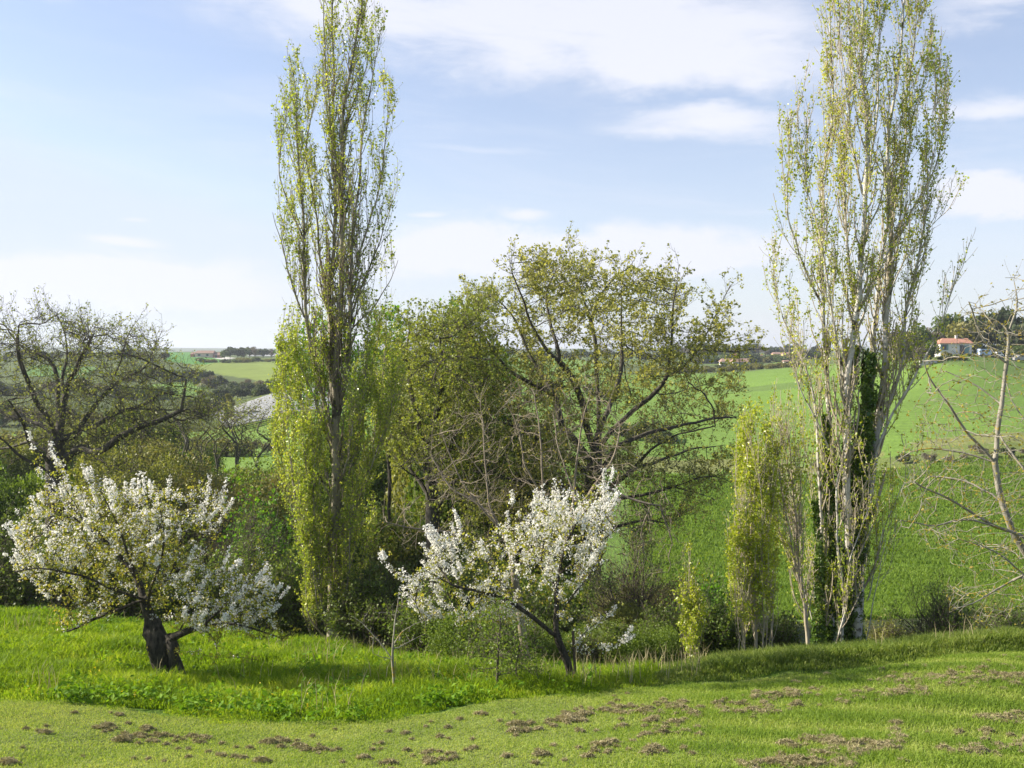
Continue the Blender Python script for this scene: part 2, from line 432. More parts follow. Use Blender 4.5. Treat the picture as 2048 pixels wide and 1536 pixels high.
# ------------------------------------------------------------------ terrain
CT = [  # px, py, distance : where the ground stands in the photograph
    (0, 1536, 9.0), (500, 1536, 8.8), (1024, 1536, 8.6), (1600, 1536, 8.6), (2048, 1536, 8.8),
    (0, 1465, 11), (1024, 1460, 10.8), (2048, 1440, 11.2),
    (0, 1405, 13.5), (300, 1425, 12.9), (600, 1445, 12.2), (750, 1445, 12.0), (900, 1422, 12.6), (1000, 1400, 13.2), (1150, 1392, 13.6),
    (1300, 1372, 14.2), (1600, 1352, 14.6), (1900, 1315, 15.6), (2048, 1305, 16),
    (335, 1355, 16.2), (785, 1388, 14.2), (990, 1386, 14.0), (1140, 1370, 15.2), (0, 1330, 16.5), (600, 1345, 17), (850, 1352, 17),
    (0, 1225, 23), (200, 1240, 23), (450, 1266, 24), (665, 1295, 25.5), (850, 1330, 21), (1000, 1340, 19), (1200, 1347, 18),
    (1400, 1340, 17), (1650, 1330, 17.2), (1900, 1303, 18.5), (2048, 1292, 19), (1680, 1312, 21),
    (2048, 1300, 24), (1400, 1330, 22), (1650, 1300, 26), (1650, 1290, 35), (1200, 1340, 24), (1200, 1310, 35), (900, 1320, 30), (600, 1290, 32),
    (0, 1238, 30), (0, 1120, 50), (0, 1010, 75), (300, 930, 110), (300, 880, 150), (600, 1150, 50), (600, 1000, 80), (550, 940, 104), (540, 862, 158),
    (560, 796, 200), (430, 850, 186), (480, 790, 300), (600, 770, 300), (480, 746, 400), (480, 726, 480), (380, 735, 430), (380, 775, 320), (340, 713, 600),
    (440, 716, 620), (540, 706, 900), (0, 745, 400), (0, 713, 900), (0, 850, 200), (250, 800, 280), (900, 1200, 45), (900, 1050, 70), (900, 900, 120), (900, 790, 220),
    (900, 730, 400), (900, 709, 900), (1450, 1200, 58), (1450, 1050, 85), (1450, 960, 110), (1450, 925, 122), (1450, 850, 160), (1450, 785, 230),
    (1480, 747, 310), (1480, 737, 420), (1480, 713, 700), (1480, 707, 1200), (1750, 1200, 58), (1750, 1000, 95), (1750, 932, 115), (1750, 850, 140),
    (1750, 775, 190), (1750, 737, 240), (1750, 717, 400), (2048, 1180, 58), (2048, 1000, 90), (2048, 932, 108), (2048, 850, 130), (2048, 785, 170),
    (2048, 724, 215), (2048, 712, 260), (2048, 709, 500), (1900, 711, 216), (1900, 745, 188), (1900, 714, 300),
    (0, 703, 2500), (700, 703, 2500), (1300, 703, 2500), (2048, 703, 2500)]
ct = np.array(CT, float); cw = at(ct[:, 0], ct[:, 1], ct[:, 2])
KU = 3.0
cu = np.stack([cw[:, 0] / cw[:, 1] * KU, np.log(cw[:, 1])], 1); cs = (EYE - cw[:, 2]) / cw[:, 1]

def tps(r2): return 0.5 * r2 * np.log(np.maximum(r2, 1e-12))
nC = len(cu)
Km = tps(((cu[:, None] - cu[None]) ** 2).sum(-1)) + np.eye(nC) * 2e-4
Pm = np.concatenate([np.ones((nC, 1)), cu], 1)
Am = np.block([[Km, Pm], [Pm.T, np.zeros((3, 3))]])
wv = np.linalg.solve(Am, np.concatenate([cs, np.zeros(3)]))

def ground(x, y, micro=True):
    x = np.asarray(x, float); y = np.asarray(y, float)
    Y = np.clip(y, 8.0, 3200)
    u = np.clip(x / Y, -0.72, 0.72) * KU; v = np.log(Y)
    sh = u.shape; q = np.stack([u.ravel(), v.ravel()], 1); r = np.zeros(len(q))
    for s in range(0, len(q), 20000):
        qq = q[s:s + 20000]
        r[s:s + 20000] = tps(((qq[:, None] - cu[None]) ** 2).sum(-1)) @ wv[:nC] + wv[nC] + qq @ wv[nC + 1:]
    z = EYE - r.reshape(sh) * Y
    z = z + np.maximum(0, 8.0 - y) * 0.02
    if micro:
        p = np.stack([x, y], -1)
        w = np.clip(Y / 40, 0.25, 6)
        pxx = 1024 + F * x / np.maximum(y, 1); le_ = np.interp(pxx, LAWN_EDGE[:, 0], LAWN_EDGE[:, 1])
        z = z + 0.17 * np.clip((y - le_ + 0.05 + (fbm(p, 0.8, 14) - .5) * .5) / 0.55, 0, 1) * np.clip((pxx - 1250) / 350, 0, 1) * np.clip((21 - y) / 3, 0, 1)
        z = z + (fbm(p, 0.5, 2) - 0.5) * 0.16 + (fbm(p, 0.045, 5) - 0.5) * 0.6 * np.clip((Y - 20) / 60, 0, 1) + (fbm(p, 0.008, 7) - 0.5) * 5 * np.clip((Y - 260) / 500, 0, 1)
    return z

def gpt(px, D, dz=0.0):
    x = (px - 1024) / F * D / cp
    for _ in range(4):
        z = float(ground(x, D)); a, _b = proj(np.array([x, D, z])); x += (px - a) / F * D
    return np.array([x, D, z + dz])

LAWN_EDGE = np.array([(-300, 13.3), (0, 13.5), (300, 12.9), (600, 12.2), (750, 12.0), (900, 12.6), (1000, 13.2), (1150, 13.6), (1300, 14.2), (1600, 14.6), (1900, 15.6), (2048, 16), (2400, 16.8)], float)
MEAD_FAR = np.array([(-300, 23), (0, 23.5), (200, 23.5), (450, 24.5), (665, 26), (850, 22), (1000, 20), (1200, 19), (1400, 18.5), (1650, 19.5), (1900, 20.5), (2048, 21), (2400, 22)], float)

def edge_y(x, y, tab):
    px = 1024 + F * x / np.maximum(y, 1)
    return np.interp(px, tab[:, 0], tab[:, 1])

# the sheet
ny, nx_ = 640, 640
rows = np.concatenate([np.linspace(-25, 7.5, 14), np.exp(np.linspace(math.log(7.7), math.log(6000), ny))])
ws = np.linspace(-1.05, 1.05, nx_)
YY = np.repeat(rows[:, None], nx_, 1); XX = ws[None] * (YY * 0.92 + 30)
ZZ = ground(XX, YY)
Pg = np.stack([XX, YY, ZZ], -1)
gx, gy = proj(Pg)
G1 = np.array
def zone():
    c = np.zeros(YY.shape + (3,)); p2 = np.stack([XX, YY], -1)
    wheat = np.array([0.148, 0.245, 0.040]); past = np.array([0.13, 0.19, 0.04])
    c[:] = wheat
    n = fbm(p2, 0.02, 3); n2 = fbm(p2, 0.15, 9)
    c = c * (0.85 + 0.35 * n[..., None])
    def put(mask, col, soft=1.0): c[mask] = (np.array(col) * (0.85 + 0.3 * n2[..., None]))[mask]
    jx = (n2 - 0.5) * 14; jy = (fbm(p2, 0.08, 21) - 0.5) * 8
    def poly(pl, d0, d1, col): put(inpoly(gx + jx, gy + jy * 0.5, pl) & (YY > d0) & (YY < d1), col)
    # soft track and dry grass on the fold of the hill
    band = (YY > 112 + 3 * n2) & (YY < 122 + 8 * n) & (XX > 8)
    put(band & (n2 > 0.42), (0.20, 0.22, 0.07))
    band = (YY > 103) & (YY < 116 + 8 * n2) & (XX > 38); put(band, (0.15, 0.19, 0.05))
    put((YY > 150) & (YY < 240) & (gx > 1420) & (gx < 2048) & (n > 0.55), (0.12, 0.19, 0.04))
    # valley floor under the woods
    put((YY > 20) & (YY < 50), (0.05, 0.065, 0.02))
    put((YY > 84 + 14 * n) & (YY < 96 + 8 * n2) & (XX < -22) & (n2 > 0.5), (0.15, 0.13, 0.07))
    # far left
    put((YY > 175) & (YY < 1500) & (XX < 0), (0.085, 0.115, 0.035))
    poly([(390, 725), (560, 715), (560, 775), (470, 752), (385, 745)], 330, 620, (0.19, 0.25, 0.05))
    poly([(270, 775), (345, 765), (440, 758), (400, 790), (300, 800)], 230, 430, (0.15, 0.26, 0.05))
    poly([(330, 700), (430, 704), (450, 722), (400, 730), (330, 722)], 400, 900, (0.08, 0.22, 0.04))
    poly([(60, 730), (190, 735), (170, 760), (50, 750)], 300, 700, (0.10, 0.20, 0.04))
    poly([(420, 710), (470, 716), (450, 721), (432, 717)], 500, 900, (0.55, 0.54, 0.50))
    put((YY > 340) & (XX > 40) & (n2 > 0.35), (0.10, 0.13, 0.045))
    put(YY > 1300, (0.09, 0.12, 0.06))
    # foreground
    le = edge_y(XX, YY, LAWN_EDGE)
    lawn = YY < le + (fbm(p2, 1.2, 4) - 0.5) * 0.5
    c[lawn] = (np.array([0.14, 0.18, 0.045]) * (0.8 + 0.5 * n2[..., None]))[lawn]
    md = (~lawn) & (YY < edge_y(XX, YY, MEAD_FAR)); c[md] = (0.075, 0.14, 0.012)
    return c
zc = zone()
ii = (np.arange(len(rows) - 1)[:, None] * nx_ + np.arange(nx_ - 1)[None]).ravel()
gf = np.stack([ii, ii + 1, ii + nx_ + 1, ii + nx_], 1)
mg, x, o = new_mat('ground_cover')
at_ = x.node('ShaderNodeAttribute'); at_.attribute_name = 'tone'
geo = x.node('ShaderNodeNewGeometry')
n1 = x.noise(geo.outputs['Position'], 1.6, 6, 0.7); n2 = x.noise(geo.outputs['Position'], 0.11, 4, 0.6)
mpg = x.node('ShaderNodeMapping'); x.link(geo.outputs['Position'], mpg.inputs[0]); mpg.inputs['Rotation'].default_value = (0, 0, 0.35); mpg.inputs['Scale'].default_value = (0.25, 2.2, 1)
n3 = x.noise(mpg.outputs[0], 1.4, 4, 0.6)
mpw = x.node('ShaderNodeMapping'); x.link(geo.outputs['Position'], mpw.inputs[0]); mpw.inputs['Rotation'].default_value = (0, 0, 0.5)
wvn = x.node('ShaderNodeTexWave'); wvn.bands_direction = 'Y'; x.link(mpw.outputs[0], wvn.inputs[0]); wvn.inputs['Scale'].default_value = 0.16; wvn.inputs['Distortion'].default_value = 1.5; wvn.inputs['Detail'].default_value = 3
n1 = x.m('ADD', n1, x.m('MULTIPLY', x.m('SUBTRACT', wvn.outputs['Fac'], 0.5), 0.22))
f1 = x.m('ADD', 0.42, x.m('MULTIPLY', x.m('ADD', x.m('MULTIPLY', n1, 0.5), x.m('ADD', x.m('MULTIPLY', n2, 0.35), x.m('MULTIPLY', n3, 0.3))), 1.05))
cc = x.node('ShaderNodeCombineXYZ'); [x.put(cc.inputs[i], f1) for i in range(3)]
cm = x.mix(1.0, at_.outputs['Color'], cc.outputs[0], 'MULTIPLY')
b = x.node('ShaderNodeBsdfPrincipled'); x.link(cm, b.inputs['Base Color']); b.inputs['Roughness'].default_value = 0.9; b.inputs['Specular IOR Level'].default_value = 0.15
bp = x.node('ShaderNodeBump'); bp.inputs['Strength'].default_value = 0.8; bp.inputs['Distance'].default_value = 0.35
x.link(x.m('ADD', n1, x.m('MULTIPLY', n3, 0.6)), bp.inputs['Height']); x.link(bp.outputs[0], b.inputs['Normal']); x.link(b.outputs[0], o.inputs[0])
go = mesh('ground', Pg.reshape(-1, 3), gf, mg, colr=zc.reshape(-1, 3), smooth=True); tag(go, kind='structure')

# ------------------------------------------------------------------ grass
def grass_mat(name, c1, c2, c3, trans=0.4, patch=0.6):
    return leaf_mat(name, c1, c2, c3, trans, 0.55, 1.25, 0.15, patch)
M['lawn'] = grass_mat('mown_grass_blades', (0.13, 0.22, 0.03), (0.24, 0.34, 0.05), (0.43, 0.47, 0.15), 0.42, 0.7)
M['tall'] = grass_mat('tall_grass_blades', (0.09, 0.17, 0.012), (0.22, 0.34, 0.018), (0.42, 0.48, 0.07), 0.5, 0.9)
M['bank'] = grass_mat('bank_grass_blades', (0.10, 0.16, 0.025), (0.17, 0.24, 0.04), (0.32, 0.36, 0.12), 0.45, 0.6)
M['wheat'] = grass_mat('wheat_blades', (0.12, 0.20, 0.028), (0.16, 0.255, 0.04), (0.21, 0.30, 0.05), 0.45, 0.2)
M['hay'] = leaf_mat('dry_mowings', (0.19, 0.18, 0.085), (0.33, 0.29, 0.17), (0.50, 0.44, 0.28), 0.2, 0.7, 1.0, 0.1, 3.0)
M['weed'] = leaf_mat('weed_leaves', (0.08, 0.17, 0.012), (0.14, 0.27, 0.018), (0.24, 0.38, 0.03), 0.42, 0.6, 1.25, 0.12)

def blades(x, y, h, w, lean, rng, bend=0.35):
    """three-triangle grass blades"""
    n = len(x); z = ground(x, y)
    a = rng.random(n) * 2 * np.pi; side = np.stack([np.cos(a), np.sin(a), 0 * a], 1) * (w * 0.5)[:, None]
    ld = rng.random(n) * 2 * np.pi; L = (lean * (0.2 + rng.random(n)))[:, None] * np.stack([np.cos(ld), np.sin(ld), 0 * a], 1)
    up = np.array([0, 0, 1.0]); B = np.stack([x, y, z - 0.01], 1)
    H = h[:, None]
    m_ = B + up * H * 0.55 + L * H * 0.35; t = B + up * H * (1 - bend * lean)[:, None] + L * H
    V = np.stack([B - side, B + side, m_ + side * 0.8, m_ - side * 0.8, t], 1).reshape(-1, 3)
    k = (np.arange(n) * 5)[:, None]
    Fc = np.concatenate([k + [0, 1, 2], k + [0, 2, 3], k + [3, 2, 4]], 1).reshape(-1, 3)
    return V, Fc, np.repeat(rng.random(n), 5)

def scatter(n, y0, y1, umax, rng):
    y = np.sqrt(rng.random(n) * (y1 ** 2 - y0 ** 2) + y0 ** 2); u = (rng.random(n) * 2 - 1) * umax
    return u * y, y

HAY_ROWS = [([(150, 1462), (260, 1462), (360, 1470)], 14), ([(250, 1478), (330, 1480), (430, 1485), (520, 1492), (640, 1488)], 60), ([(330, 1505), (430, 1512), (520, 1520)], 14),
            ([(600, 1500), (700, 1520), (800, 1530), (900, 1515), (980, 1500)], 30), ([(1030, 1458), (1100, 1448), (1160, 1438)], 22), ([(1160, 1430), (1230, 1424), (1290, 1418), (1360, 1410)], 30),
            ([(1300, 1445), (1350, 1440), (1390, 1430)], 16), ([(1440, 1408), (1500, 1398), (1590, 1388), (1640, 1382)], 26), ([(1640, 1405), (1700, 1395), (1790, 1388), (1850, 1385)], 26),
            ([(1740, 1370), (1830, 1362), (1900, 1362), (1990, 1368), (2048, 1358)], 55), ([(1450, 1420), (1550, 1420), (1600, 1412)], 14),
            ([(1570, 1492), (1640, 1486), (1700, 1488)], 24), ([(1640, 1510), (1740, 1500), (1800, 1490), (1790, 1460)], 34), ([(1480, 1532), (1560, 1530), (1660, 1525), (1700, 1530)], 26),
            ([(1850, 1490), (1940, 1500), (2048, 1490)], 20), ([(1970, 1445), (2048, 1438)], 14), ([(1200, 1470), (1300, 1462), (1400, 1468)], 8), ([(1900, 1350), (2040, 1340)], 14),
            ([(20, 1530), (60, 1528)], 6), ([(1000, 1520), (1200, 1500), (1380, 1505)], 16), ([(0, 1470), (90, 1460)], 6)]

def px_ground(px, py):
    """walk the ray to the ground"""
    lo, hi = 7.0, 24.0
    for _ in range(26):
        mid = (lo + hi) / 2; p = at(px, py, mid)
        if p[2] > float(ground(p[0], p[1])): lo = mid
        else: hi = mid
    return at(px, py, (lo + hi) / 2)

rg = np.random.default_rng(11)
clumps = []
for hi_, (pl, cnt) in enumerate(HAY_ROWS):
    if np.mean([q[0] for q in pl]) < 1000: cnt = max(2, int(cnt * .5))
    pl = np.array(pl, float); s = np.concatenate([[0], np.cumsum(np.linalg.norm(np.diff(pl, axis=0), axis=1))])
    cen = rg.random(max(2, cnt // 3)) * s[-1]
    for k in range(int(cnt * 1.7)):
        t = np.clip(cen[rg.integers(len(cen))] + rg.normal() * 45, 0, s[-1]); p = px_ground(np.interp(t, s, pl[:, 0]) + rg.normal() * 5, np.interp(t, s, pl[:, 1]) + rg.normal() * 7)
        clumps.append((p[0], p[1], (0.014 + 0.062 * rg.random() ** 2.2)))
for k in range(500):
    xx, yy = scatter(1, 8.5, 15.5, 0.56, rg); xx, yy = float(xx[0]), float(yy[0])
    if yy < float(edge_y(xx, yy, LAWN_EDGE)) - 0.3 and fbm(np.array([xx * 0.5, yy * 1.3]), 1.0, 31) > 0.52: clumps.append((xx, yy, 0.008 + 0.03 * rg.random() ** 2))
clumps = np.array(clumps)

def lawn_grass():
    rng = np.random.default_rng(3)
    x, y = scatter(560000, 7.8, 17, 0.60, rng)
    le = edge_y(x, y, LAWN_EDGE); p = np.stack([x, y], 1)
    n = fbm(p, 0.7, 8); st = np.sin((y + 0.25 * x + 0.4 * n) * 5.2) * 0.5 + 0.5
    k = (y < le + (fbm(p, 1.2, 4) - 0.5) * 0.9) & (rng.random(len(x)) < 0.55 + 0.4 * n)
    x, y, n, st, p = x[k], y[k], n[k], st[k], p[k]
    px = 1024 + F * x / y
    right = np.clip((px - 1000) / 700, 0, 1)
    h = (0.022 + 0.028 * n + 0.022 * st * right + 0.02 * right) * (0.5 + rng.random(len(x)))
    w = 0.006 + 0.004 * rng.random(len(x))
    V, Fc, R = blades(x, y, h, w, np.full(len(x), 0.9), rng)
    R = np.clip(R * 0.8 + np.repeat(0.30 * (1 - st * right) - 0.30 * right * st - 0.5 * np.clip(0.42 - n, 0, 1), 5), 0, 1)
    o = mesh('mown_grass', V, Fc, M['lawn'], rnd=R)
    tag(o, 'short mown yellow-green grass of the foreground lawn', 'grass', kind='stuff')

def meadow_grass():
    rng = np.random.default_rng(4)
    x, y = scatter(1150000, 11.5, 27, 0.60, rng)
    p = np.stack([x, y], 1); le = edge_y(x, y, LAWN_EDGE); fe = edge_y(x, y, MEAD_FAR)
    n = fbm(p, 0.55, 6); n2 = fbm(p, 2.2, 16)
    px = 1024 + F * x / y
    k = (y > le + (fbm(p, 1.7, 40) - 0.58) * 1.9) & (y < fe + 0.8 * (n - 0.5)) & (px < 1290 + 120 * (n - .5)) & (rng.random(len(x)) < (14 / y) ** 1.2 * 0.95) & (rng.random(len(x)) < 0.35 + 0.65 * np.clip((n2 - .25) * 2.2, 0, 1))
    x, y, n, n2, px = x[k], y[k], n[k], n2[k], px[k]
    le = le[k]
    edge = np.clip((y - le) / 1.2 + .2, 0.2, 1)
    n3 = fbm(np.stack([x, y], 1), 1.1, 77)
    h = (0.06 + 0.22 * np.clip((n3 - .25) * 2, 0, 1) + 0.22 * n2 * n) * edge * (0.45 + 0.9 * rng.random(len(x)) ** 1.5)
    w = (0.008 + 0.009 * rng.random(len(x))) * np.clip(y / 15, 1, 1.7)
    V, Fc, R = blades(x, y, h, w, 0.45 + 0.5 * rng.random(len(x)), rng)
    o = mesh('tall_grass', V, Fc, M['tall'], rnd=np.clip(R * 0.75 + np.repeat(0.9 * (n - .42) - 0.5 * (n3 - .5), 5), 0, 1))
    tag(o, 'long bright green meadow grass around the cherry trees', 'grass', kind='stuff')

def bank_grass():
    rng = np.random.default_rng(5)
    x, y = scatter(700000, 13.5, 24, 0.62, rng)
    p = np.stack([x, y], 1); le = edge_y(x, y, LAWN_EDGE); fe = edge_y(x, y, MEAD_FAR); n = fbm(p, 0.9, 26); n2 = fbm(p, 3, 36)
    px = 1024 + F * x / y
    k = (px > 1210 + 100 * (n - .5)) & (y > le + (n - 0.5) * 0.7) & (y < fe + 0.5) & (rng.random(len(x)) < 0.4 + 0.6 * n2)
    x, y, n, n2, px, le = x[k], y[k], n[k], n2[k], px[k], le[k]
    h = (0.06 + 0.17 * n + 0.15 * n2) * np.clip((y - le) / 0.5, 0.5, 1) * (0.5 + 0.8 * rng.random(len(x))) * np.clip((px - 1150) / 300, 0.45, 1)
    w = 0.009 + 0.009 * rng.random(len(x))
    V, Fc, R = blades(x, y, h, w, 0.4 + 0.6 * rng.random(len(x)), rng)
    o = mesh('bank_grass', V, Fc, M['bank'], rnd=R)
    tag(o, 'darker long grass on the raised bank below the tall right poplar', 'grass', kind='stuff')

def hay():
    rng = np.random.default_rng(6)
    Vs = []
    tot = []
    for (cx, cy, r) in clumps:
        n = int(14 + 4200 * r)
        a = rng.random(n) * 2 * np.pi; q = np.sqrt(rng.random(n)) * r * (0.7 + 0.5 * np.sin(a * 2 + cx * 9) ** 2)
        X_ = cx + np.cos(a) * q * 1.5; Y_ = cy + np.sin(a) * q
        hz = np.clip(1 - (q / r) ** 2, 0, 1) * r * 0.75 * rng.random(n)
        tot.append(np.stack([X_, Y_, hz + 0.018], 1))
    P = np.concatenate(tot); P[:, 2] += ground(P[:, 0], P[:, 1])
    N = len(P); d = nrm(rng.normal(size=(N, 3)) * np.array([1, 1, 0.6])); s = nrm(np.cross(d, rng.normal(size=(N, 3))))
    L = (0.018 + 0.028 * rng.random(N))[:, None]; W = (0.0022 + 0.003 * rng.random(N))[:, None]
    V = np.stack([P - d * L, P + s * W, P + d * L, P - s * W], 1).reshape(-1, 3)
    o = mesh('cut_grass_clumps', V, np.arange(N * 4).reshape(N, 4), M['hay'], rnd=np.repeat(rng.random(N), 4))
    tag(o, 'brown dried clumps of mowings lying in rows on the lawn', 'mowings', kind='stuff')

def wheat_blades():
    rng = np.random.default_rng(7)
    n = 420000
    y = np.exp(rng.random(n) * (math.log(112) - math.log(50)) + math.log(50)); u = 0.12 + rng.random(n) * 0.46; x = u * y
    p = np.stack([x, y], 1)
    rw = np.sin((x * 0.55 + y) * 2 * np.pi / 1.5 + 1.5 * fbm(p, .05, 3)); tl_ = np.abs(((x * 0.55 + y) % 13) - 6.5) < 0.35
    k = (rng.random(n) < (0.35 + 0.65 * fbm(p, 0.4, 44)) * (0.62 + .38 * rw)) & ~tl_
    x, y = x[k], y[k]
    h = (0.22 + 0.2 * rng.random(len(x))); w = 0.05 + 0.03 * rng.random(len(x))
    V, Fc, R = blades(x, y, h, w * np.clip(y / 60, 0.8, 1.6), np.full(len(x), 0.5), rng)
    o = mesh('young_wheat', V, Fc, M['wheat'], rnd=R)
    tag(o, 'green young cereal crop on the hillside field beyond the right poplar', 'crop', kind='stuff')

def weeds():
    rng = np.random.default_rng(8)
    x, y = scatter(16000, 12, 24, 0.58, rng); p = np.stack([x, y], 1)
    le = edge_y(x, y, LAWN_EDGE); n = fbm(p, 0.8, 61); px = 1024 + F * x / y
    near = np.exp(-((y - le - 0.5) / 0.7) ** 2) * ((px > 120) & (px < 1000))
    k = (y > le) & (y < edge_y(x, y, MEAD_FAR)) & (px < 1250) & (rng.random(len(x)) < 0.03 + 0.6 * near * (n > 0.42) + 0.3 * (n > 0.66))
    x, y = x[k], y[k]; z = ground(x, y)
    c = np.repeat(np.stack([x, y, z], 1), 9, 0) + rng.normal(size=(len(x) * 9, 3)) * [0.07, 0.07, 0.05] + [0, 0, 0.14]
    V, Fc, R = leaves(c, 0.075, rng, 0.6, 1.6)
    o = mesh('broadleaf_weeds', V, Fc, M['weed'], rnd=R)
    tag(o, 'broad leaved green weeds growing along the edge of the meadow', 'weeds', kind='stuff')

def stalks():
    rng = np.random.default_rng(9)
    x, y = scatter(5200, 12, 24, 0.58, rng); le = edge_y(x, y, LAWN_EDGE); p = np.stack([x, y], 1); px = 1024 + F * x / y
    k = (y > le + .2) & (y < edge_y(x, y, MEAD_FAR)) & ((fbm(p, 0.6, 71) > 0.58) | ((px > 1180) & (px < 1420))) ; x, y = x[k], y[k]
    V, Fc, R = blades(x, y, 0.35 + 0.3 * rng.random(len(x)), np.full(len(x), 0.011), np.full(len(x), 0.4), rng)
    o = mesh('dry_stalks', V, Fc, M['hay'], rnd=np.clip(R + .3, 0, 1)); tag(o, 'thin dry straw coloured stalks standing in the long meadow grass', 'stalks', kind='stuff')
    n = 500; x, y = scatter(n, 11, 20, 0.56, rng); z = ground(x, y); le = edge_y(x, y, LAWN_EDGE)
    k = (y > le + .1) & (y < le + 3) & (1024 + F * x / y < 1150) & (fbm(np.stack([x, y], 1), .5, 5) > .45); c = np.stack([x, y, z + np.where(y > le, .16, .05)], 1)[k]; c = np.repeat(c, 5, 0) + rng.normal(size=(5 * k.sum(), 3)) * .008
    V, Fc, R = leaves(c, .018, rng, .9, 1.5); o = mesh('small_flowers', V, Fc, M['flower'], rnd=R); tag(o, 'tiny yellow wild flowers dotted along the meadow edge', 'flowers', kind='stuff')
M['flower'] = leaf_mat('yellow_petals', (0.75, 0.55, 0.02), (0.85, 0.68, 0.04), (0.9, 0.8, 0.2), 0.3, 0.6, 1.0, 0.1)
stalks(); lawn_grass(); meadow_grass(); bank_grass(); hay(); wheat_blades(); weeds()

# ------------------------------------------------------------------ trees
def fill(poly, n, D, T, rng, gap=0.0, gs=0.6, seed=0):
    """random points in a silhouette with real depth"""
    pl = np.array(poly, float); lo, hi = pl.min(0), pl.max(0); c = pl.mean(0); h = (hi - lo) / 2
    outp = []; tot = 0
    while tot < n:
        q = lo + (hi - lo) * rng.random((n * 2, 2)); m_ = inpoly(q[:, 0], q[:, 1], poly); q = q[m_]
        e = np.clip((((q - c) / h) ** 2).sum(1), 0, 0.92)
        d = D + (rng.random(len(q)) * 2 - 1) * T * np.sqrt(1 - e)
        P = at(q[:, 0], q[:, 1], d)
        if gap: P = P[fbm(P, gs, seed) > gap]
        outp.append(P); tot += len(P)
    return np.concatenate(outp)[:n]

def px_line(pl, D, off=None):
    pl = np.array(pl, float); d = np.full(len(pl), D, float)
    if off is not None: d = d + np.interp(np.linspace(0, 1, len(pl)), np.linspace(0, 1, len(off)), off)
    return at(pl[:, 0], pl[:, 1], d)

def colony_tree(name, label, cat, base, limbs, attr, rbase, rtip, step, infl, kill, iters, bark, seed, group=None,
                trop=0.0, twigs=2.0, twiglen=0.35, twigang=45, leaf=None, nleaf=3.0, lsize=0.06, lspread=0.04, lup=0.4, thin=0.012, extra=None, jit=0.18, part='crown', tw2=0, twig_up=0.1, clip=None, leafkeep=None, asp=0.75):
    rng = np.random.default_rng(seed)
    root = empty(name, tuple(base), label, cat, group)
    N, par = colonise([np.array(l) for l in limbs], attr, step, infl, kill, iters, rng, trop, jit)
    R, acc = pipe(par, rtip, rbase)
    thick = R > 0.05
    tw = np.where((R < thin) & (par >= 0))[0]
    seg = np.stack([N[par[tw]], N[tw]], 1); sr = np.stack([R[tw], R[tw]], 1)
    tp, trr, _ = grow(seg, sr, twigs, (0, 1), twiglen, twigang, twig_up, 0.22, 3, rng, 0.7, 0.01, 0)
    extra_t = []
    if tw2:
        t2, r2, _ = grow(tp, trr, tw2, (0.15, 1.0), twiglen * 0.5, twigang * 0.9, twig_up, 0.2, 3, rng, 0.75, 0.006, 0.2)
        extra_t = [tubes(t2, np.maximum(r2, rtip * 0.35), 3)]; tl = t2
    else: tl = tp
    if extra: extra_t = extra_t + extra(root, rng, N, par, R, tp, seg)
    parts = extra_t + [node_tubes(N, par, R, 7, thick), node_tubes(N, par, R, 4, ~thick), tubes(tp, np.maximum(trr, rtip * 0.45), 3)]
    V, Fc, _ = join(parts)
    mesh('trunk', V, Fc, bark, root, smooth=True)
    if leaf is not None:
        c1, _ = along(tl, nleaf, rng, 0.3, 1.05, 0.6); c2, _ = along(seg, 0 if tw2 else nleaf * 0.3, rng)
        c = np.concatenate([c1, c2])
        if leafkeep is not None: c = c[leafkeep(c, rng)]
        V, Fc, Rn = leaves(c, lsize, rng, asp, lup, lspread)
        mesh(part, V, Fc, leaf, root, rnd=Rn)
    print(name, 'nodes', len(N), 'twigs', len(tp), 'Rbase', R.max())
    return root

# ---- the big oak in the middle
def outer(cx, cy, D, rx, ry, lo=0.25):
    c0 = at(cx, cy, D); k = 1 / np.array([rx / F * D, rx / F * D, ry / F * D])
    def f(c, rng):
        r = np.linalg.norm((c - c0) * k, axis=1); return rng.random(len(c)) < np.clip((r - 0.42) * 2.4, lo, 1) * np.clip(0.35 + (fbm(c, 0.9, 12) - .35) * 4, 0.25, 1)
    return f

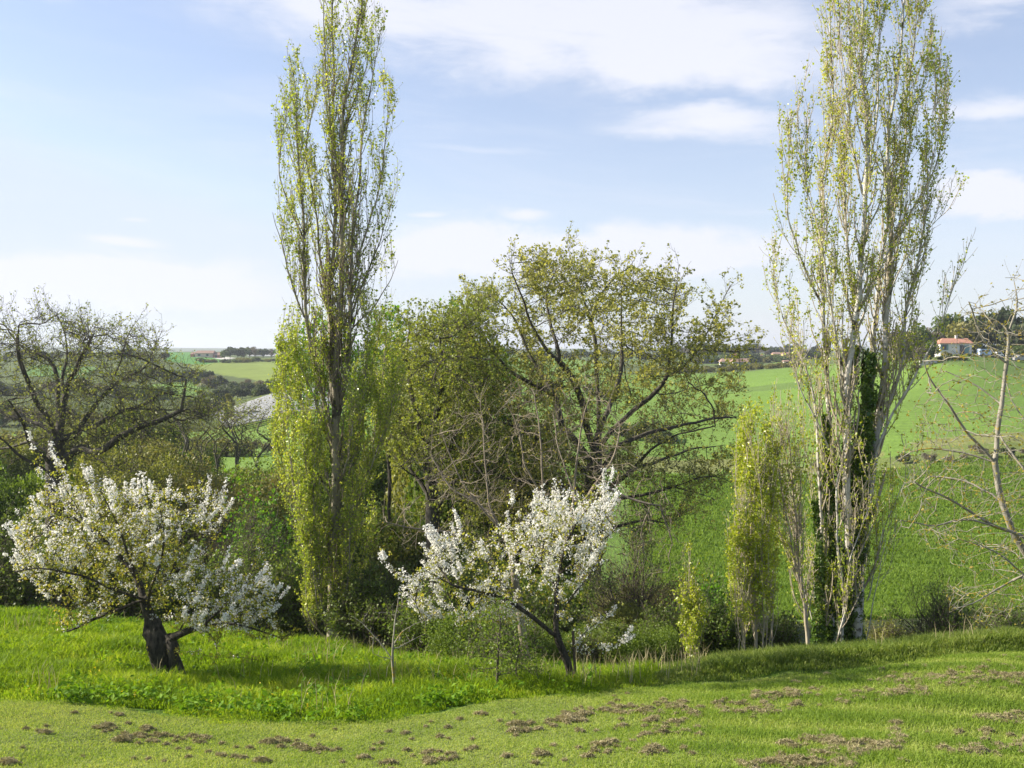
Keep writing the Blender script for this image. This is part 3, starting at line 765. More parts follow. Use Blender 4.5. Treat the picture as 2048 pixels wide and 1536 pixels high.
def big_oak():
    D = 36.0; b = gpt(1166, D)
    t0 = at(1172, 1230, D)
    L = [[b, t0, at(1183, 1120, D), at(1190, 1000, D), at(1192, 900, D)]]
    A = lambda pl, off=(0, 0): L.append(list(px_line(pl, D, off)))
    A([(1194, 899), (1229, 852), (1272, 817), (1307, 790), (1334, 759), (1338, 731), (1342, 684), (1344, 637), (1350, 570), (1358, 528)], (0, -1.5, -2))
    A([(1334, 759), (1369, 731), (1401, 700), (1424, 653), (1440, 606), (1463, 567)], (-1.5, -2.5))
    A([(1401, 700), (1444, 706), (1483, 704), (1505, 700)], (-1.6, -1.5)); A([(1401, 700), (1436, 688), (1483, 673)], (-1.6, -1.0))
    A([(1315, 790), (1369, 782), (1424, 762), (1480, 775)], (-1, 1))
    A([(1190, 960), (1229, 895), (1272, 872), (1326, 856), (1385, 845), (1444, 835), (1471, 837)], (0, 1, 2.5))
    A([(1190, 1000), (1240, 960), (1272, 934), (1299, 899), (1338, 880), (1385, 864), (1430, 850)], (0, -1.5, -3))
    A([(1272, 934), (1315, 927), (1346, 911), (1385, 899), (1451, 891)], (-0.5, 1.5))
    A([(1189, 1020), (1220, 1000), (1287, 989), (1346, 973), (1385, 958), (1424, 950), (1459, 965)], (0, -2.5))
    A([(1346, 973), (1390, 985), (1424, 997)], (-1.5, -2.5)); A([(1187, 1060), (1240, 1050), (1300, 1040), (1340, 1050)], (0, 2))
    A([(1193, 900), (1197, 813), (1194, 747), (1194, 684), (1182, 645), (1174, 606), (1143, 528), (1131, 480)], (0, 1, 1.5))
    A([(1194, 870), (1225, 794), (1233, 762), (1244, 723), (1248, 690), (1240, 640), (1245, 560), (1225, 512)], (0, 2.5, 3.5))
    A([(1190, 900), (1174, 864), (1162, 794), (1151, 762), (1120, 725), (1092, 700), (1060, 640), (1030, 560), (1022, 512)], (0, -2, -3))
    A([(1190, 930), (1150, 885), (1120, 850), (1108, 790), (1084, 751), (1057, 704), (1030, 640), (1000, 600), (960, 585)], (0, 2, 3.5))
    A([(1108, 790), (1053, 762), (1010, 731), (979, 690), (950, 630)], (1, -1.5)); A([(1189, 990), (1120, 965), (1060, 962), (1010, 955), (930, 930), (880, 900)], (0, -3))
    A([(1189, 960), (1130, 905), (1080, 880), (1020, 850), (960, 830), (920, 800)], (0, -2, -4)); A([(1182, 1110), (1120, 1060), (1060, 1040), (1000, 1030)], (0, -2.5))
    A([(1120, 725), (1100, 650), (1090, 590), (1110, 540)], (-2.2, 0)); A([(1182, 645), (1200, 590), (1230, 550), (1265, 530)], (1, 1))
    L[1:] = [l for l in L[1:]]
    rng = np.random.default_rng(101)
    crown = [(1010, 560), (1040, 530), (1085, 530), (1110, 520), (1130, 495), (1160, 515), (1190, 540), (1230, 530), (1258, 550), (1262, 575), (1250, 620), (1280, 670), (1320, 620), (1320, 590), (1340, 570), (1352, 545), (1385, 580), (1400, 600),
             (1430, 570), (1465, 560), (1490, 580), (1485, 640), (1470, 680), (1505, 690), (1500, 715), (1430, 725), (1470, 745), (1510, 780), (1500, 830), (1480, 860), (1470, 920), (1450, 960), (1420, 1010), (1360, 1040), (1340, 1100), (1260, 1110), (1230, 1060),
             (1130, 1060), (1020, 1060), (940, 1000), (850, 950), (830, 880), (880, 800), (900, 740), (870, 690), (900, 640), (930, 575), (985, 590)]
    a = fill(crown, 2300, D, 6.2, rng, 0.53, 0.42, 5)
    tops = fill([(1015, 550), (1130, 495), (1255, 550), (1265, 640), (1010, 640)], 160, D, 4, rng, 0.50, 0.5, 15)
    colony_tree('oak_tree', 'broad spreading oak with olive spring leaves rising behind the central cherry', 'tree', b, L, np.concatenate([a, tops]), 0.46, 0.011, 0.28, 2.6, 0.62, 70, M['oak_bark'], 1, group=None,
                twigs=1.8, twiglen=0.72, tw2=3.8, leaf=M['oak'], nleaf=7.8, lsize=0.085, lspread=0.05, thin=0.026, jit=0.14, twig_up=0.16, leafkeep=outer(1260, 880, 36.0, 250, 330, 0.22))

def second_oak():
    D = 33.0; b = gpt(868, D)
    L = [[b, at(868, 1150, D), at(866, 1050, D), at(862, 980, D), at(845, 880, D), at(825, 800, D), at(812, 740, D), at(820, 650, D)]]
    A = lambda pl, off=(0, 0): L.append(list(px_line(pl, D, off)))
    A([(862, 980), (900, 900), (930, 820), (950, 740), (940, 640)], (0, 2)); A([(866, 1030), (905, 960), (960, 940), (1020, 960)], (0, -2))
    A([(850, 900), (880, 820), (890, 740), (880, 660)], (0, -2)); A([(862, 1000), (820, 940), (780, 860), (770, 780)], (0, 1.5)); A([(866, 1080), (900, 1060), (960, 1050)], (0, 2))
    A([(864, 1020), (840, 960), (800, 930)], (0, -2))
    rng = np.random.default_rng(102)
    poly = [(760, 700), (790, 640), (815, 615), (840, 640), (865, 655), (900, 600), (950, 590), (990, 600), (1010, 700), (1000, 800), (1020, 900), (1000, 1000), (940, 1040), (860, 1060), (780, 1000), (750, 900), (740, 800)]
    a = fill(poly, 2600, D, 4.0, rng, 0.49, 0.6, 8)
    colony_tree('oak_tree', 'olive leaved oak squeezed between the tall left poplar and the broad oak', 'tree', b, L, a, 0.26, 0.010, 0.28, 2.6, 0.58, 60, M['oak_bark'], 2,
                twigs=2.2, twiglen=0.7, tw2=4.2, leaf=M['oak_fresh'], nleaf=5.6, lsize=0.08, lspread=0.04, thin=0.024, jit=0.14, twig_up=0.16)

def left_oak():
    D = 38.0; b = gpt(116, D)
    L = [[b, at(114, 1050, D), at(112, 949, D), at(109, 912, D), at(114, 882, D)]]
    A = lambda pl, off=(0, 0): L.append(list(px_line(pl, D, off)))
    A([(113, 882), (106, 861), (97, 830), (76, 812), (60, 770), (40, 720), (30, 680), (35, 650)], (0, -2)); A([(116, 880), (122, 843), (130, 797), (121, 758), (136, 720), (130, 680), (126, 645)], (0, 2))
    A([(122, 830), (116, 791), (115, 752), (106, 722), (75, 705), (45, 697), (15, 660)], (0, 2)); A([(130, 797), (133, 770), (148, 746), (163, 722), (170, 700), (186, 672)], (0.8, -1.5))
    A([(118, 879), (151, 876), (160, 858), (172, 830), (194, 806), (221, 776), (242, 758), (288, 740), (310, 700), (325, 660)], (0, 1, 2)); A([(160, 858), (194, 852), (218, 834), (251, 818), (303, 803), (327, 782)], (0.5, 2))
    A([(118, 930), (151, 894), (169, 891), (182, 906), (212, 894), (242, 873), (288, 852), (333, 840), (363, 821), (388, 818), (418, 843)], (0, -3)); A([(363, 821), (369, 782), (372, 752)], (-2.6, -2.6))
    A([(182, 906), (212, 927), (260, 949)], (-0.8, -2)); A([(113, 945), (80, 905), (58, 890), (52, 850), (40, 825), (20, 800)], (0, -3)); A([(113, 955), (60, 925), (33, 912), (18, 885), (0, 876), (-40, 850)], (0, -1.5))
    A([(221, 776), (240, 720), (255, 670), (280, 640)], (1.5, 2)); A([(114, 882), (90, 850), (60, 838), (10, 830), (-30, 800), (-60, 740)], (0, 2)); A([(109, 912), (60, 880), (0, 900), (-60, 890)], (0, 3))
    rng = np.random.default_rng(103)
    poly = [(-140, 660), (-60, 615), (0, 610), (60, 620), (100, 605), (150, 622), (200, 635), (235, 665), (285, 655), (310, 680), (330, 705), (350, 735), (385, 705), (395, 740), (420, 760), (440, 820), (425, 860), (380, 870), (330, 900), (280, 960), (180, 960), (120, 920), (40, 960), (-100, 960), (-160, 800)]
    a = fill(poly, 3000, D, 5.5, rng, 0.47, 0.45, 11)
    colony_tree('oak_tree', 'dark limbed oak with thin budding leaves behind the left cherry', 'tree', b, L, a, 0.42, 0.011, 0.28, 2.6, 0.60, 70, M['oak_bark'], 3,
                twigs=1.6, twiglen=0.75, tw2=3.6, leaf=M['oak_left'], nleaf=2.0, lsize=0.07, lspread=0.04, thin=0.026, jit=0.14, twig_up=0.16)

# ---- cherries in blossom
def cherry(name, label, D, base_px, limbs, polys, n, rbase, seed, nclu, bshare, extra_dead=None, T=1.6, leafn=1.0, nshoot=150):
    b = gpt(base_px, D); rng = np.random.default_rng(seed + 200)
    L = [[b] + [at(p[0], p[1], D + (p[2] if len(p) > 2 else 0)) for p in limbs[0]]]
    for l in limbs[1:]: L.append([at(p[0], p[1], D + (p[2] if len(p) > 2 else 0)) for p in l])
    a = np.concatenate([fill(pl, int(n * s), D + dd, T * tt, rng, gp, 1.6, seed) for pl, s, dd, tt, gp in polys])
    def bloom(root, rng, N, par, R, tp, seg):
        c, _ = along(tp, nclu, rng, 0.1, 1.0); c2, _ = along(seg, nclu * 1.0, rng)
        c = np.concatenate([c, c2]); c = c[bshare(c, rng)]
        c = c[rng.random(len(c)) < np.clip((fbm(c, 2.8, seed) - 0.40) * 6, 0.06, 0.9)]
        cc = np.repeat(c, 7, 0) + rng.normal(size=(len(c) * 7, 3)) * 0.024
        # upright shoots sheathed in flowers
        tipn = np.where((R < 0.006) & (par >= 0))[0]; cen = N.mean(0) - [0, 0, 0.5]
        out_ = ((N[tipn] - cen) ** 2).sum(1); tipn = tipn[out_ > np.quantile(out_, 0.45)]; tipn = rng.choice(tipn, min(nshoot, len(tipn)), replace=False)
        d = nrm(nrm(N[tipn] - cen) * [1, 1, .8] + [0, 0, 0.75] + rng.normal(size=(len(tipn), 3)) * .22)
        L_ = (0.12 + 0.30 * rng.random(len(tipn)))[:, None]; tt = np.linspace(0, 1, 5)[None, :, None]
        sh = N[tipn][:, None] + d[:, None] * L_[:, None] * tt + np.array([0, 0, .06]) * tt ** 2
        ok = bshare(sh[:, 2], rng) | (rng.random(len(sh)) < .5); sh = sh[ok & (proj(sh[:, 0])[1] < 1258 if base_px < 500 else proj(sh[:, 0])[1] < 1320)]
        Vs, Fs = tubes(sh, np.linspace(.005, .002, 5)[None] * np.ones((len(sh), 1)), 4)
        c3, _ = along(sh, 17, rng, .12, 1.0); c3 = np.repeat(c3, 6, 0) + rng.normal(size=(len(c3) * 6, 3)) * .019
        cc = np.concatenate([cc, c3])
        V, Fc, Rn = leaves(cc, 0.026, rng, 0.95, 0.3, 0, 0.35)
        mesh('blossom', V, Fc, M['blossom'], root, rnd=Rn)
        return [(Vs, Fs)] + ([extra_dead(root, rng)] if extra_dead else [])
    r = colony_tree(name, label, 'tree', b, L, a, rbase, 0.0035, 0.11, 0.9, 0.17, 60, M['cherry_bark'], seed, twigs=1.3, twiglen=0.13, leaf=M['cherry_leaf'], nleaf=3.0 * leafn, lsize=0.040, lspread=0.03, thin=0.012, extra=bloom, part='leaves', jit=0.3, trop=0.15, twig_up=0.25)
    return r

def left_cherry():
    limbs = [[(332, 1340), (326, 1320), (322, 1290), (318, 1265)],
             [(318, 1265), (300, 1235), (290, 1200, .1), (270, 1150, .3), (230, 1100, .5), (170, 1050, .6), (110, 1010, .5)],
             [(300, 1235), (297, 1190, -.3), (320, 1140, -.5), (330, 1080, -.6), (320, 1020, -.5)],
             [(290, 1200), (230, 1180, -.5), (160, 1150, -.8), (90, 1130, -.9), (30, 1140, -.9)],
             [(297, 1190), (330, 1165, .4), (350, 1150, .5), (362, 1080, .6), (372, 1000, .6), (395, 960, .6)],
             [(320, 1275), (355, 1268, -.2), (406, 1250, -.4), (474, 1248, -.5), (520, 1262, -.5), (555, 1272, -.5)],
             [(406, 1250, -.4), (440, 1220, -.5), (474, 1185, -.5), (505, 1145, -.4), (520, 1100, -.4), (526, 1078, -.4)],
             [(505, 1145, -.4), (535, 1128, -.4), (566, 1117, -.4)], [(474, 1185, -.5), (462, 1160, -.5), (472, 1133, -.5)],
             [(355, 1268, -.2), (380, 1220, .3), (400, 1170, .4), (440, 1140, .4)],
             [(325, 1310), (359, 1300, -.4), (406, 1303, -.6), (423, 1316, -.7), (454, 1311, -.7), (518, 1318, -.8)],
             [(406, 1250, -.4), (433, 1286, -.7), (437, 1315, -.8), (420, 1332, -.8)],
             [(325, 1318), (301, 1314, -.2), (274, 1310, -.3)], [(230, 1100, .5), (150, 1020, .7), (90, 960, .8), (66, 905, .8)], [(170, 1050), (140, 990), (118, 930)],
             [(270, 1150), (240, 1060), (210, 1000), (195, 960)], [(350, 1150, .5), (400, 1110), (440, 1070), (465, 1020)], [(290, 1200), (240, 1215), (190, 1235), (130, 1262)]]
    main = [(60, 1020), (100, 960), (150, 975), (190, 960), (230, 985), (300, 970), (360, 985), (410, 970), (440, 1010), (470, 1020), (430, 1060), (380, 1060), (375, 1110), (390, 1160), (340, 1190), (300, 1200), (240, 1215), (200, 1240), (130, 1210), (70, 1200), (55, 1160), (25, 1150), (50, 1110), (20, 1090), (40, 1040)]
    low = [(270, 1170), (400, 1130), (440, 1180), (500, 1170), (560, 1190), (550, 1230), (600, 1270), (560, 1290), (430, 1270), (340, 1250), (290, 1250)]
    polys = [(main, 0.66, 0.3, 1.0, 0.38), (low, 0.22, -0.4, 0.6, 0.36), ([(55, 905), (75, 905), (110, 990), (80, 990)], 0.012, 0.8, 0.1, 0), ([(110, 925), (125, 925), (150, 985), (125, 985)], 0.01, 0.3, 0.1, 0),
             ([(180, 955), (205, 955), (215, 1000), (185, 1000)], 0.012, 0, 0.1, 0), ([(100, 1235), (200, 1215), (240, 1245), (120, 1275)], 0.02, 0, 0.3, 0), ([(510, 1080), (530, 1070), (535, 1120), (575, 1110), (520, 1160), (500, 1150)], 0.02, -0.4, 0.08, 0), ([(520, 1255), (610, 1270), (600, 1285), (520, 1275)], 0.01, -0.5, 0.1, 0)]
    def share(c, rng):
        px, py = proj(c)
        w = np.where((py > 1262) | ((px > 560) & (py > 1240)), 0.12, 0.85 - 0.35 * np.clip((py - 1120) / 120, 0, 1) * (px < 300))
        return rng.random(len(c)) < w
    def burl(root, rng):
        # the swollen old trunk and the leaning prop beside it
        b = gpt(332, 16.2)
        pl = [b + [0, 0, -.1], at(331, 1345, 16.2), at(326, 1320, 16.2), at(322, 1295, 16.2), at(312, 1270, 16.2), at(303, 1245, 16.25), at(296, 1215, 16.3)]
        q = smooth_line(pl, 14, 1)[None]; r = np.interp(np.linspace(0, 1, 14), [0, .15, .35, .5, .7, 1], [.17, .145, .20, .215, .145, .06])[None]
        V1, F1 = tubes(q, r, 14)
        V1 += (fbm(V1, 9, 3)[:, None] - 0.5) * nrm(V1 - np.repeat(q[0], 14, 0)) * 0.16
        pr = smooth_line([gpt(371, 16.0) + [0, 0, -.05], at(362, 1335, 16.05), at(352, 1312, 16.1), at(342, 1290, 16.1)], 7, 1)[None]
        V2, F2 = tubes(pr, np.linspace(.055, .05, 7)[None], 8)
        V3, F3 = tubes(smooth_line([gpt(348, 16.1) + [0, 0, -.05], at(345, 1335, 16.1), at(340, 1310, 16.15)], 6, 1)[None], np.linspace(.06, .05, 6)[None], 8)
        V4, F4 = tubes(smooth_line([at(324, 1300, 16.2), at(338, 1280, 16.05), at(358, 1268, 16.0), at(400, 1253, 15.85)], 9, 1)[None], np.linspace(.085, .045, 9)[None], 8)
        V5, F5 = tubes(smooth_line([at(345, 1330, 16.0), at(348, 1305, 16.0), at(344, 1285, 16.05), at(335, 1270, 16.1)], 8, 1)[None], np.interp(np.linspace(0, 1, 8), [0, .5, 1], [.045, .11, .06])[None], 10)
        V, Fc, _ = join([(V1, F1), (V2, F2), (V3, F3), (V4, F4), (V5, F5)])
        return V, Fc
    cherry('cherry_tree', 'old gnarled cherry in white blossom with a swollen dark trunk', 16.2, 332, limbs, polys, 3600, 0.10, 21, 1.15, share, burl, leafn=1.6, nshoot=150)

def right_cherry():
    limbs = [[(1138, 1340), (1130, 1310), (1112, 1275), (1112, 1240, 0)],
             [(1112, 1240), (1113, 1205, 0), (1115, 1160, .1), (1125, 1100, .2), (1150, 1050, .3), (1180, 1010, .4), (1205, 970, .5)],
             [(1112, 1270), (1085, 1245, -.2), (1040, 1215, -.3), (980, 1190, -.4), (900, 1170, -.5), (850, 1140, -.6)],
             [(1040, 1215, -.3), (1000, 1160, .2), (960, 1110, .4), (925, 1060, .5)],
             [(1115, 1180), (1080, 1130, -.4), (1050, 1070, -.5), (1040, 1020, -.5), (1018, 1000, -.5)],
             [(1115, 1150), (1160, 1120, -.3), (1200, 1090, -.4), (1230, 1060, -.5)], [(1112, 1240), (1150, 1190, .2), (1185, 1140, .3), (1215, 1100, .4)],
             [(850, 1140, -.6), (825, 1200, -.6), (850, 1240, -.6)], [(850, 1140, -.6), (800, 1160, -.6), (780, 1135, -.6), (765, 1105, -.6)],
             [(1140, 1300), (1150, 1295, -.2), (1180, 1308, -.3), (1230, 1290, -.4), (1250, 1278, -.4)], [(1130, 1310), (1170, 1260, .3), (1210, 1240, .4), (1238, 1215, .4)],
             [(900, 1170, -.5), (865, 1120), (880, 1080)], [(1080, 1130, -.4), (1090, 1060), (1110, 985)], [(1160, 1110), (1190, 1050), (1225, 1030)]]
    main = [(850, 1140), (870, 1090), (930, 1110), (940, 1065), (985, 1085), (1000, 1050), (1055, 1060), (1070, 1000), (1095, 985), (1110, 1040), (1145, 1020), (1180, 985), (1200, 965), (1215, 980), (1220, 1010), (1190, 1060), (1230, 1025), (1225, 1050), (1185, 1095), (1200, 1100), (1225, 1070), (1222, 1110), (1150, 1170),
            (1180, 1200), (1165, 1260), (1120, 1235), (1060, 1240), (1000, 1260), (930, 1260), (880, 1250), (830, 1225), (810, 1190)]
    polys = [(main, 0.80, 0.0, 1.0, 0.40), ([(758, 1100), (775, 1108), (800, 1150), (830, 1180), (810, 1185), (775, 1140)], 0.02, -0.6, 0.08, 0), ([(1010, 995), (1025, 995), (1045, 1060), (1025, 1060)], 0.015, -0.5, 0.1, 0),
             ([(1165, 1260), (1190, 1215), (1235, 1210), (1190, 1270)], 0.025, 0.3, 0.2, 0), ([(1170, 1290), (1250, 1270), (1255, 1290), (1190, 1310)], 0.03, -0.4, 0.15, 0), ([(1190, 970), (1215, 965), (1220, 1010), (1150, 1070), (1140, 1040)], 0.05, 0.4, 0.15, 0),
             ([(1135, 1120), (1230, 1020), (1240, 1040), (1150, 1140)], 0.03, 0, 0.15, 0), ([(870, 1075), (890, 1075), (885, 1110), (865, 1110)], 0.01, 0, 0.1, 0)]
    def share(c, rng): return rng.random(len(c)) < 0.9
    cherry('cherry_tree', 'young cherry in white blossom leaning on a slim dark trunk beside a stake', 15.2, 1141, limbs, polys, 1500, 0.062, 22, 1.7, share, None, T=1.3, nshoot=120, leafn=1.4)
    p = gpt(1152, 15.1); q = at(1146, 1262, 15.15)
    V, Fc = tubes(smooth_line([p + [0, 0, -.1], q], 4)[None], np.full((1, 4), 0.022), 8)
    cap = np.array([[24, 25, 26, 27], [24, 27, 28, 31], [28, 29, 30, 31]])
    o = mesh('wooden_stake', V, np.concatenate([Fc, cap]), M['stake']); tag(o, 'slim dark stake planted beside the trunk of the young cherry', 'stake')

# ---- poplars
def poplar(name, label, base, stems, D, seed, bark, leafm, poly=None, n1=8, l1=1.5, n2=6, l2=0.5, nl1=5, nl2=6, lsize=0.06, group=None, twig=None, ang=34, dens=None, stub=None, l3=None, rmin=0.0035, rscale=1.0, bkeep=None):
    rng = np.random.default_rng(seed); root = empty(name, tuple(base), label, 'tree', group)
    sp_, sr_ = [], []; n = 26
    thickV = []
    for st in stems:
        pl, r0, r1, off = st
        P = px_line(pl, D, off); P = smooth_line(P, n, 1)
        P[1:] += (np.stack([fbm(P[1:], 0.9, seed + k) for k in range(3)], -1) - 0.5) * [0.22, 0.22, 0.05]
        r = np.linspace(r0, r1, n)
        sp_.append(P); sr_.append(r)
    S = np.stack(sp_); SR = np.stack(sr_) * rscale
    ln = np.linalg.norm(np.diff(S, axis=1), axis=2).sum(1)
    a, ar, _ = grow(S, SR, n1 * ln, (0.04, 1.0), l1, ang, 0.34, 0.10, 7, rng, 0.42, 0.03, 0.35)
    if poly is not None:
        px, py = proj(a[:, -1]); px2, py2 = proj(a[:, 3]); w_ = (fbm(a[:, -1], 1.3, 3) - .5) * 90; px = px + w_; px2 = px2 + w_ * .6; k = inpoly(px, py, poly) & inpoly(px2, py2, poly); a, ar = a[k], ar[k]
    if bkeep is not None: k = bkeep(a[:, -1], rng); a, ar = a[k], ar[k]
    b, br, _ = grow(a, ar, n2, (0.15, 1.0), l2, 32, 0.25, 0.14, 3, rng, 0.6, 0.008, 0.3)
    c1, _ = along(a, nl1, rng, 0.1, 1.0); c2, _ = along(b, nl2, rng, 0.1, 1.0)
    c = np.concatenate([c1, c2])
    if dens is not None: c = c[dens(c, rng)]
    V, Fc, _ = join([tubes(S, SR, 9)]); mesh('trunk', V, Fc, bark, root, smooth=True)
    V, Fc, _ = join([tubes(a, np.maximum(ar, rmin * 1.4), 4), tubes(b, np.maximum(br, rmin), 3)]); mesh('branches', V, Fc, twig or M['twig'], root, smooth=True)
    V, Fc, R = leaves(c, lsize, rng, 0.85, 0.2, 0.035); mesh('crown', V, Fc, leafm, root, rnd=R)
    print(name, len(a), len(b), 'leaves', len(c))
    return root, S, SR

def left_poplar():
    D = 25.5; b = gpt(665, D)
    def g(py): return (665, py)
    st = [([(665, 1300), (668, 1100), (672, 950), (672, 880), (670, 800), (674, 700), (682, 640), (686, 586), (682, 534), (680, 456), (680, 378), (684, 280), (690, 180), (707, 120), (722, 40), (726, -60)], 0.19, 0.012, (0, 0)),
          ([(669, 820), (660, 740), (661, 586), (664, 508), (667, 378), (667, 300), (666, 200), (667, 100), (665, 0), (662, -90)], 0.085, 0.012, (0, .6, .4)),
          ([(671, 860), (690, 760), (703, 664), (703, 586), (702, 521), (706, 430), (713, 378), (721, 300), (735, 200), (750, 120), (762, 55)], 0.085, 0.008, (0, -.5, -.3)),
          ([(669, 850), (664, 680), (656, 586), (640, 534), (633, 456), (622, 378), (612, 313), (620, 240), (632, 160)], 0.07, 0.008, (0, .5, .9)),
          ([(669, 880), (640, 780), (614, 664), (612, 560), (607, 482), (599, 378), (599, 300), (595, 200), (580, 110)], 0.075, 0.008, (0, -.5, -.8)),
          ([(614, 640), (591, 586), (573, 521), (560, 482), (545, 425)], 0.035, 0.008, (-.5, -1)), ([(703, 640), (713, 612), (729, 560), (750, 503), (775, 440), (785, 400)], 0.04, 0.008, (-.3, .7)),
          ([(703, 560), (725, 480), (755, 380), (770, 280), (778, 200)], 0.035, 0.008, (-.3, -1)), ([(607, 482), (580, 420), (560, 340), (560, 280), (575, 200)], 0.03, 0.008, (-.6, .6)),
          ([(680, 378), (662, 250), (650, 120), (645, 0), (645, -80)], 0.035, 0.01, (.2, -.6)), ([(684, 280), (700, 230), (735, 130), (740, 60)], 0.03, 0.008, (0, .7)),
          ([(703, 660), (745, 620), (780, 560), (795, 520)], 0.03, 0.008, (0, .8)),
          # the leafy skirt of upright shoots
          ([(660, 1250), (625, 1130), (590, 980), (572, 830), (568, 700)], 0.045, 0.008, (-.3, -1.0)), ([(658, 1150), (605, 1010), (562, 860), (553, 745)], 0.04, 0.008, (0, -.2)),
          ([(672, 1180), (705, 1050), (745, 900), (765, 750), (772, 640)], 0.045, 0.008, (0, .9)), ([(670, 1030), (722, 870), (738, 700), (735, 620)], 0.04, 0.008, (0, -.6)),
          ([(655, 1285), (622, 1240), (612, 1170), (605, 1090)], 0.03, 0.008, (0, -.6)), ([(655, 960), (600, 810), (590, 670)], 0.04, 0.008, (0, .9)), ([(665, 1280), (640, 1180), (630, 1050), (630, 900)], 0.035, 0.008, (0, -1.2)),
          ([(668, 1270), (690, 1200), (700, 1100), (705, 1000)], 0.03, 0.008, (0, -.9)), ([(668, 1000), (700, 900), (715, 800)], 0.03, 0.008, (0, -1.3)), ([(662, 1200), (600, 1080), (566, 960), (550, 850)], 0.03, 0.007, (0, .6)), ([(662, 1000), (610, 900), (575, 780), (575, 690)], 0.03, 0.007, (0, -.7)),
          ([(664, 900), (630, 800), (600, 720)], 0.03, 0.007, (0, -1.1)), ([(672, 950), (710, 820), (745, 720), (760, 660)], 0.03, 0.007, (0, .4)), ([(670, 1230), (720, 1140), (735, 1060)], 0.025, 0.006, (0, .3)), ([(672, 1080), (730, 960), (770, 860), (795, 740)], 0.03, 0.007, (0, -.7)),
          ([(660, 1270), (640, 1220), (620, 1120), (600, 1000)], 0.025, 0.006, (0, -1.2)), ([(660, 1100), (620, 960), (605, 860)], 0.03, 0.008, (0, -1.5)),
          ([(672, 1120), (715, 1010), (760, 900), (785, 800)], 0.03, 0.008, (0, .1)), ([(650, 1290), (620, 1270), (605, 1220)], 0.02, 0.006, (0, .3))]
    poly = [(560, 90), (580, 85), (612, 110), (635, 140), (640, -150), (738, -150), (742, 40), (760, 30), (778, 60), (790, 200), (788, 330), (800, 420), (795, 520), (805, 600), (800, 720), (810, 800), (795, 900), (790, 980), (760, 1050), (740, 1100), (735, 1200), (715, 1290), (600, 1285), (590, 1170), (560, 1060), (540, 1000), (535, 860), (540, 740), (560, 650), (545, 560), (528, 480), (540, 400), (550, 300), (545, 200)]
    def dens(c, rng):
        px, py = proj(c); n = fbm(c, 0.55, 3)
        w = np.where(py > 640, 0.30 + 1.6 * np.clip((fbm(c, 1.5, 23) - 0.36) * 4, 0, 1) * np.where(px < 700, 1, .75), 0.22 + .38 * np.clip((n - .3) * 2.5, 0, 1))
        core = (np.abs(px - 672) < 16) & (py < 1020) & (py > 660)
        w = np.where(core, w * 0.12, w)
        return rng.random(len(c)) < w
    r, S, SR = poplar('poplar_tree', 'tall left poplar with a thick leafy skirt down to the meadow', b, st, D, 31, M['poplar_mid'], M['poplar'], poly, n1=9.2, l1=1.35, n2=6, l2=0.42, nl1=17, nl2=11, rscale=0.8, twig=M['twig'], rmin=0.0028, lsize=0.052, bkeep=lambda c, r: r.random(len(c)) < np.where(proj(c)[1] > 640, .8, 1), dens=dens, ang=30)

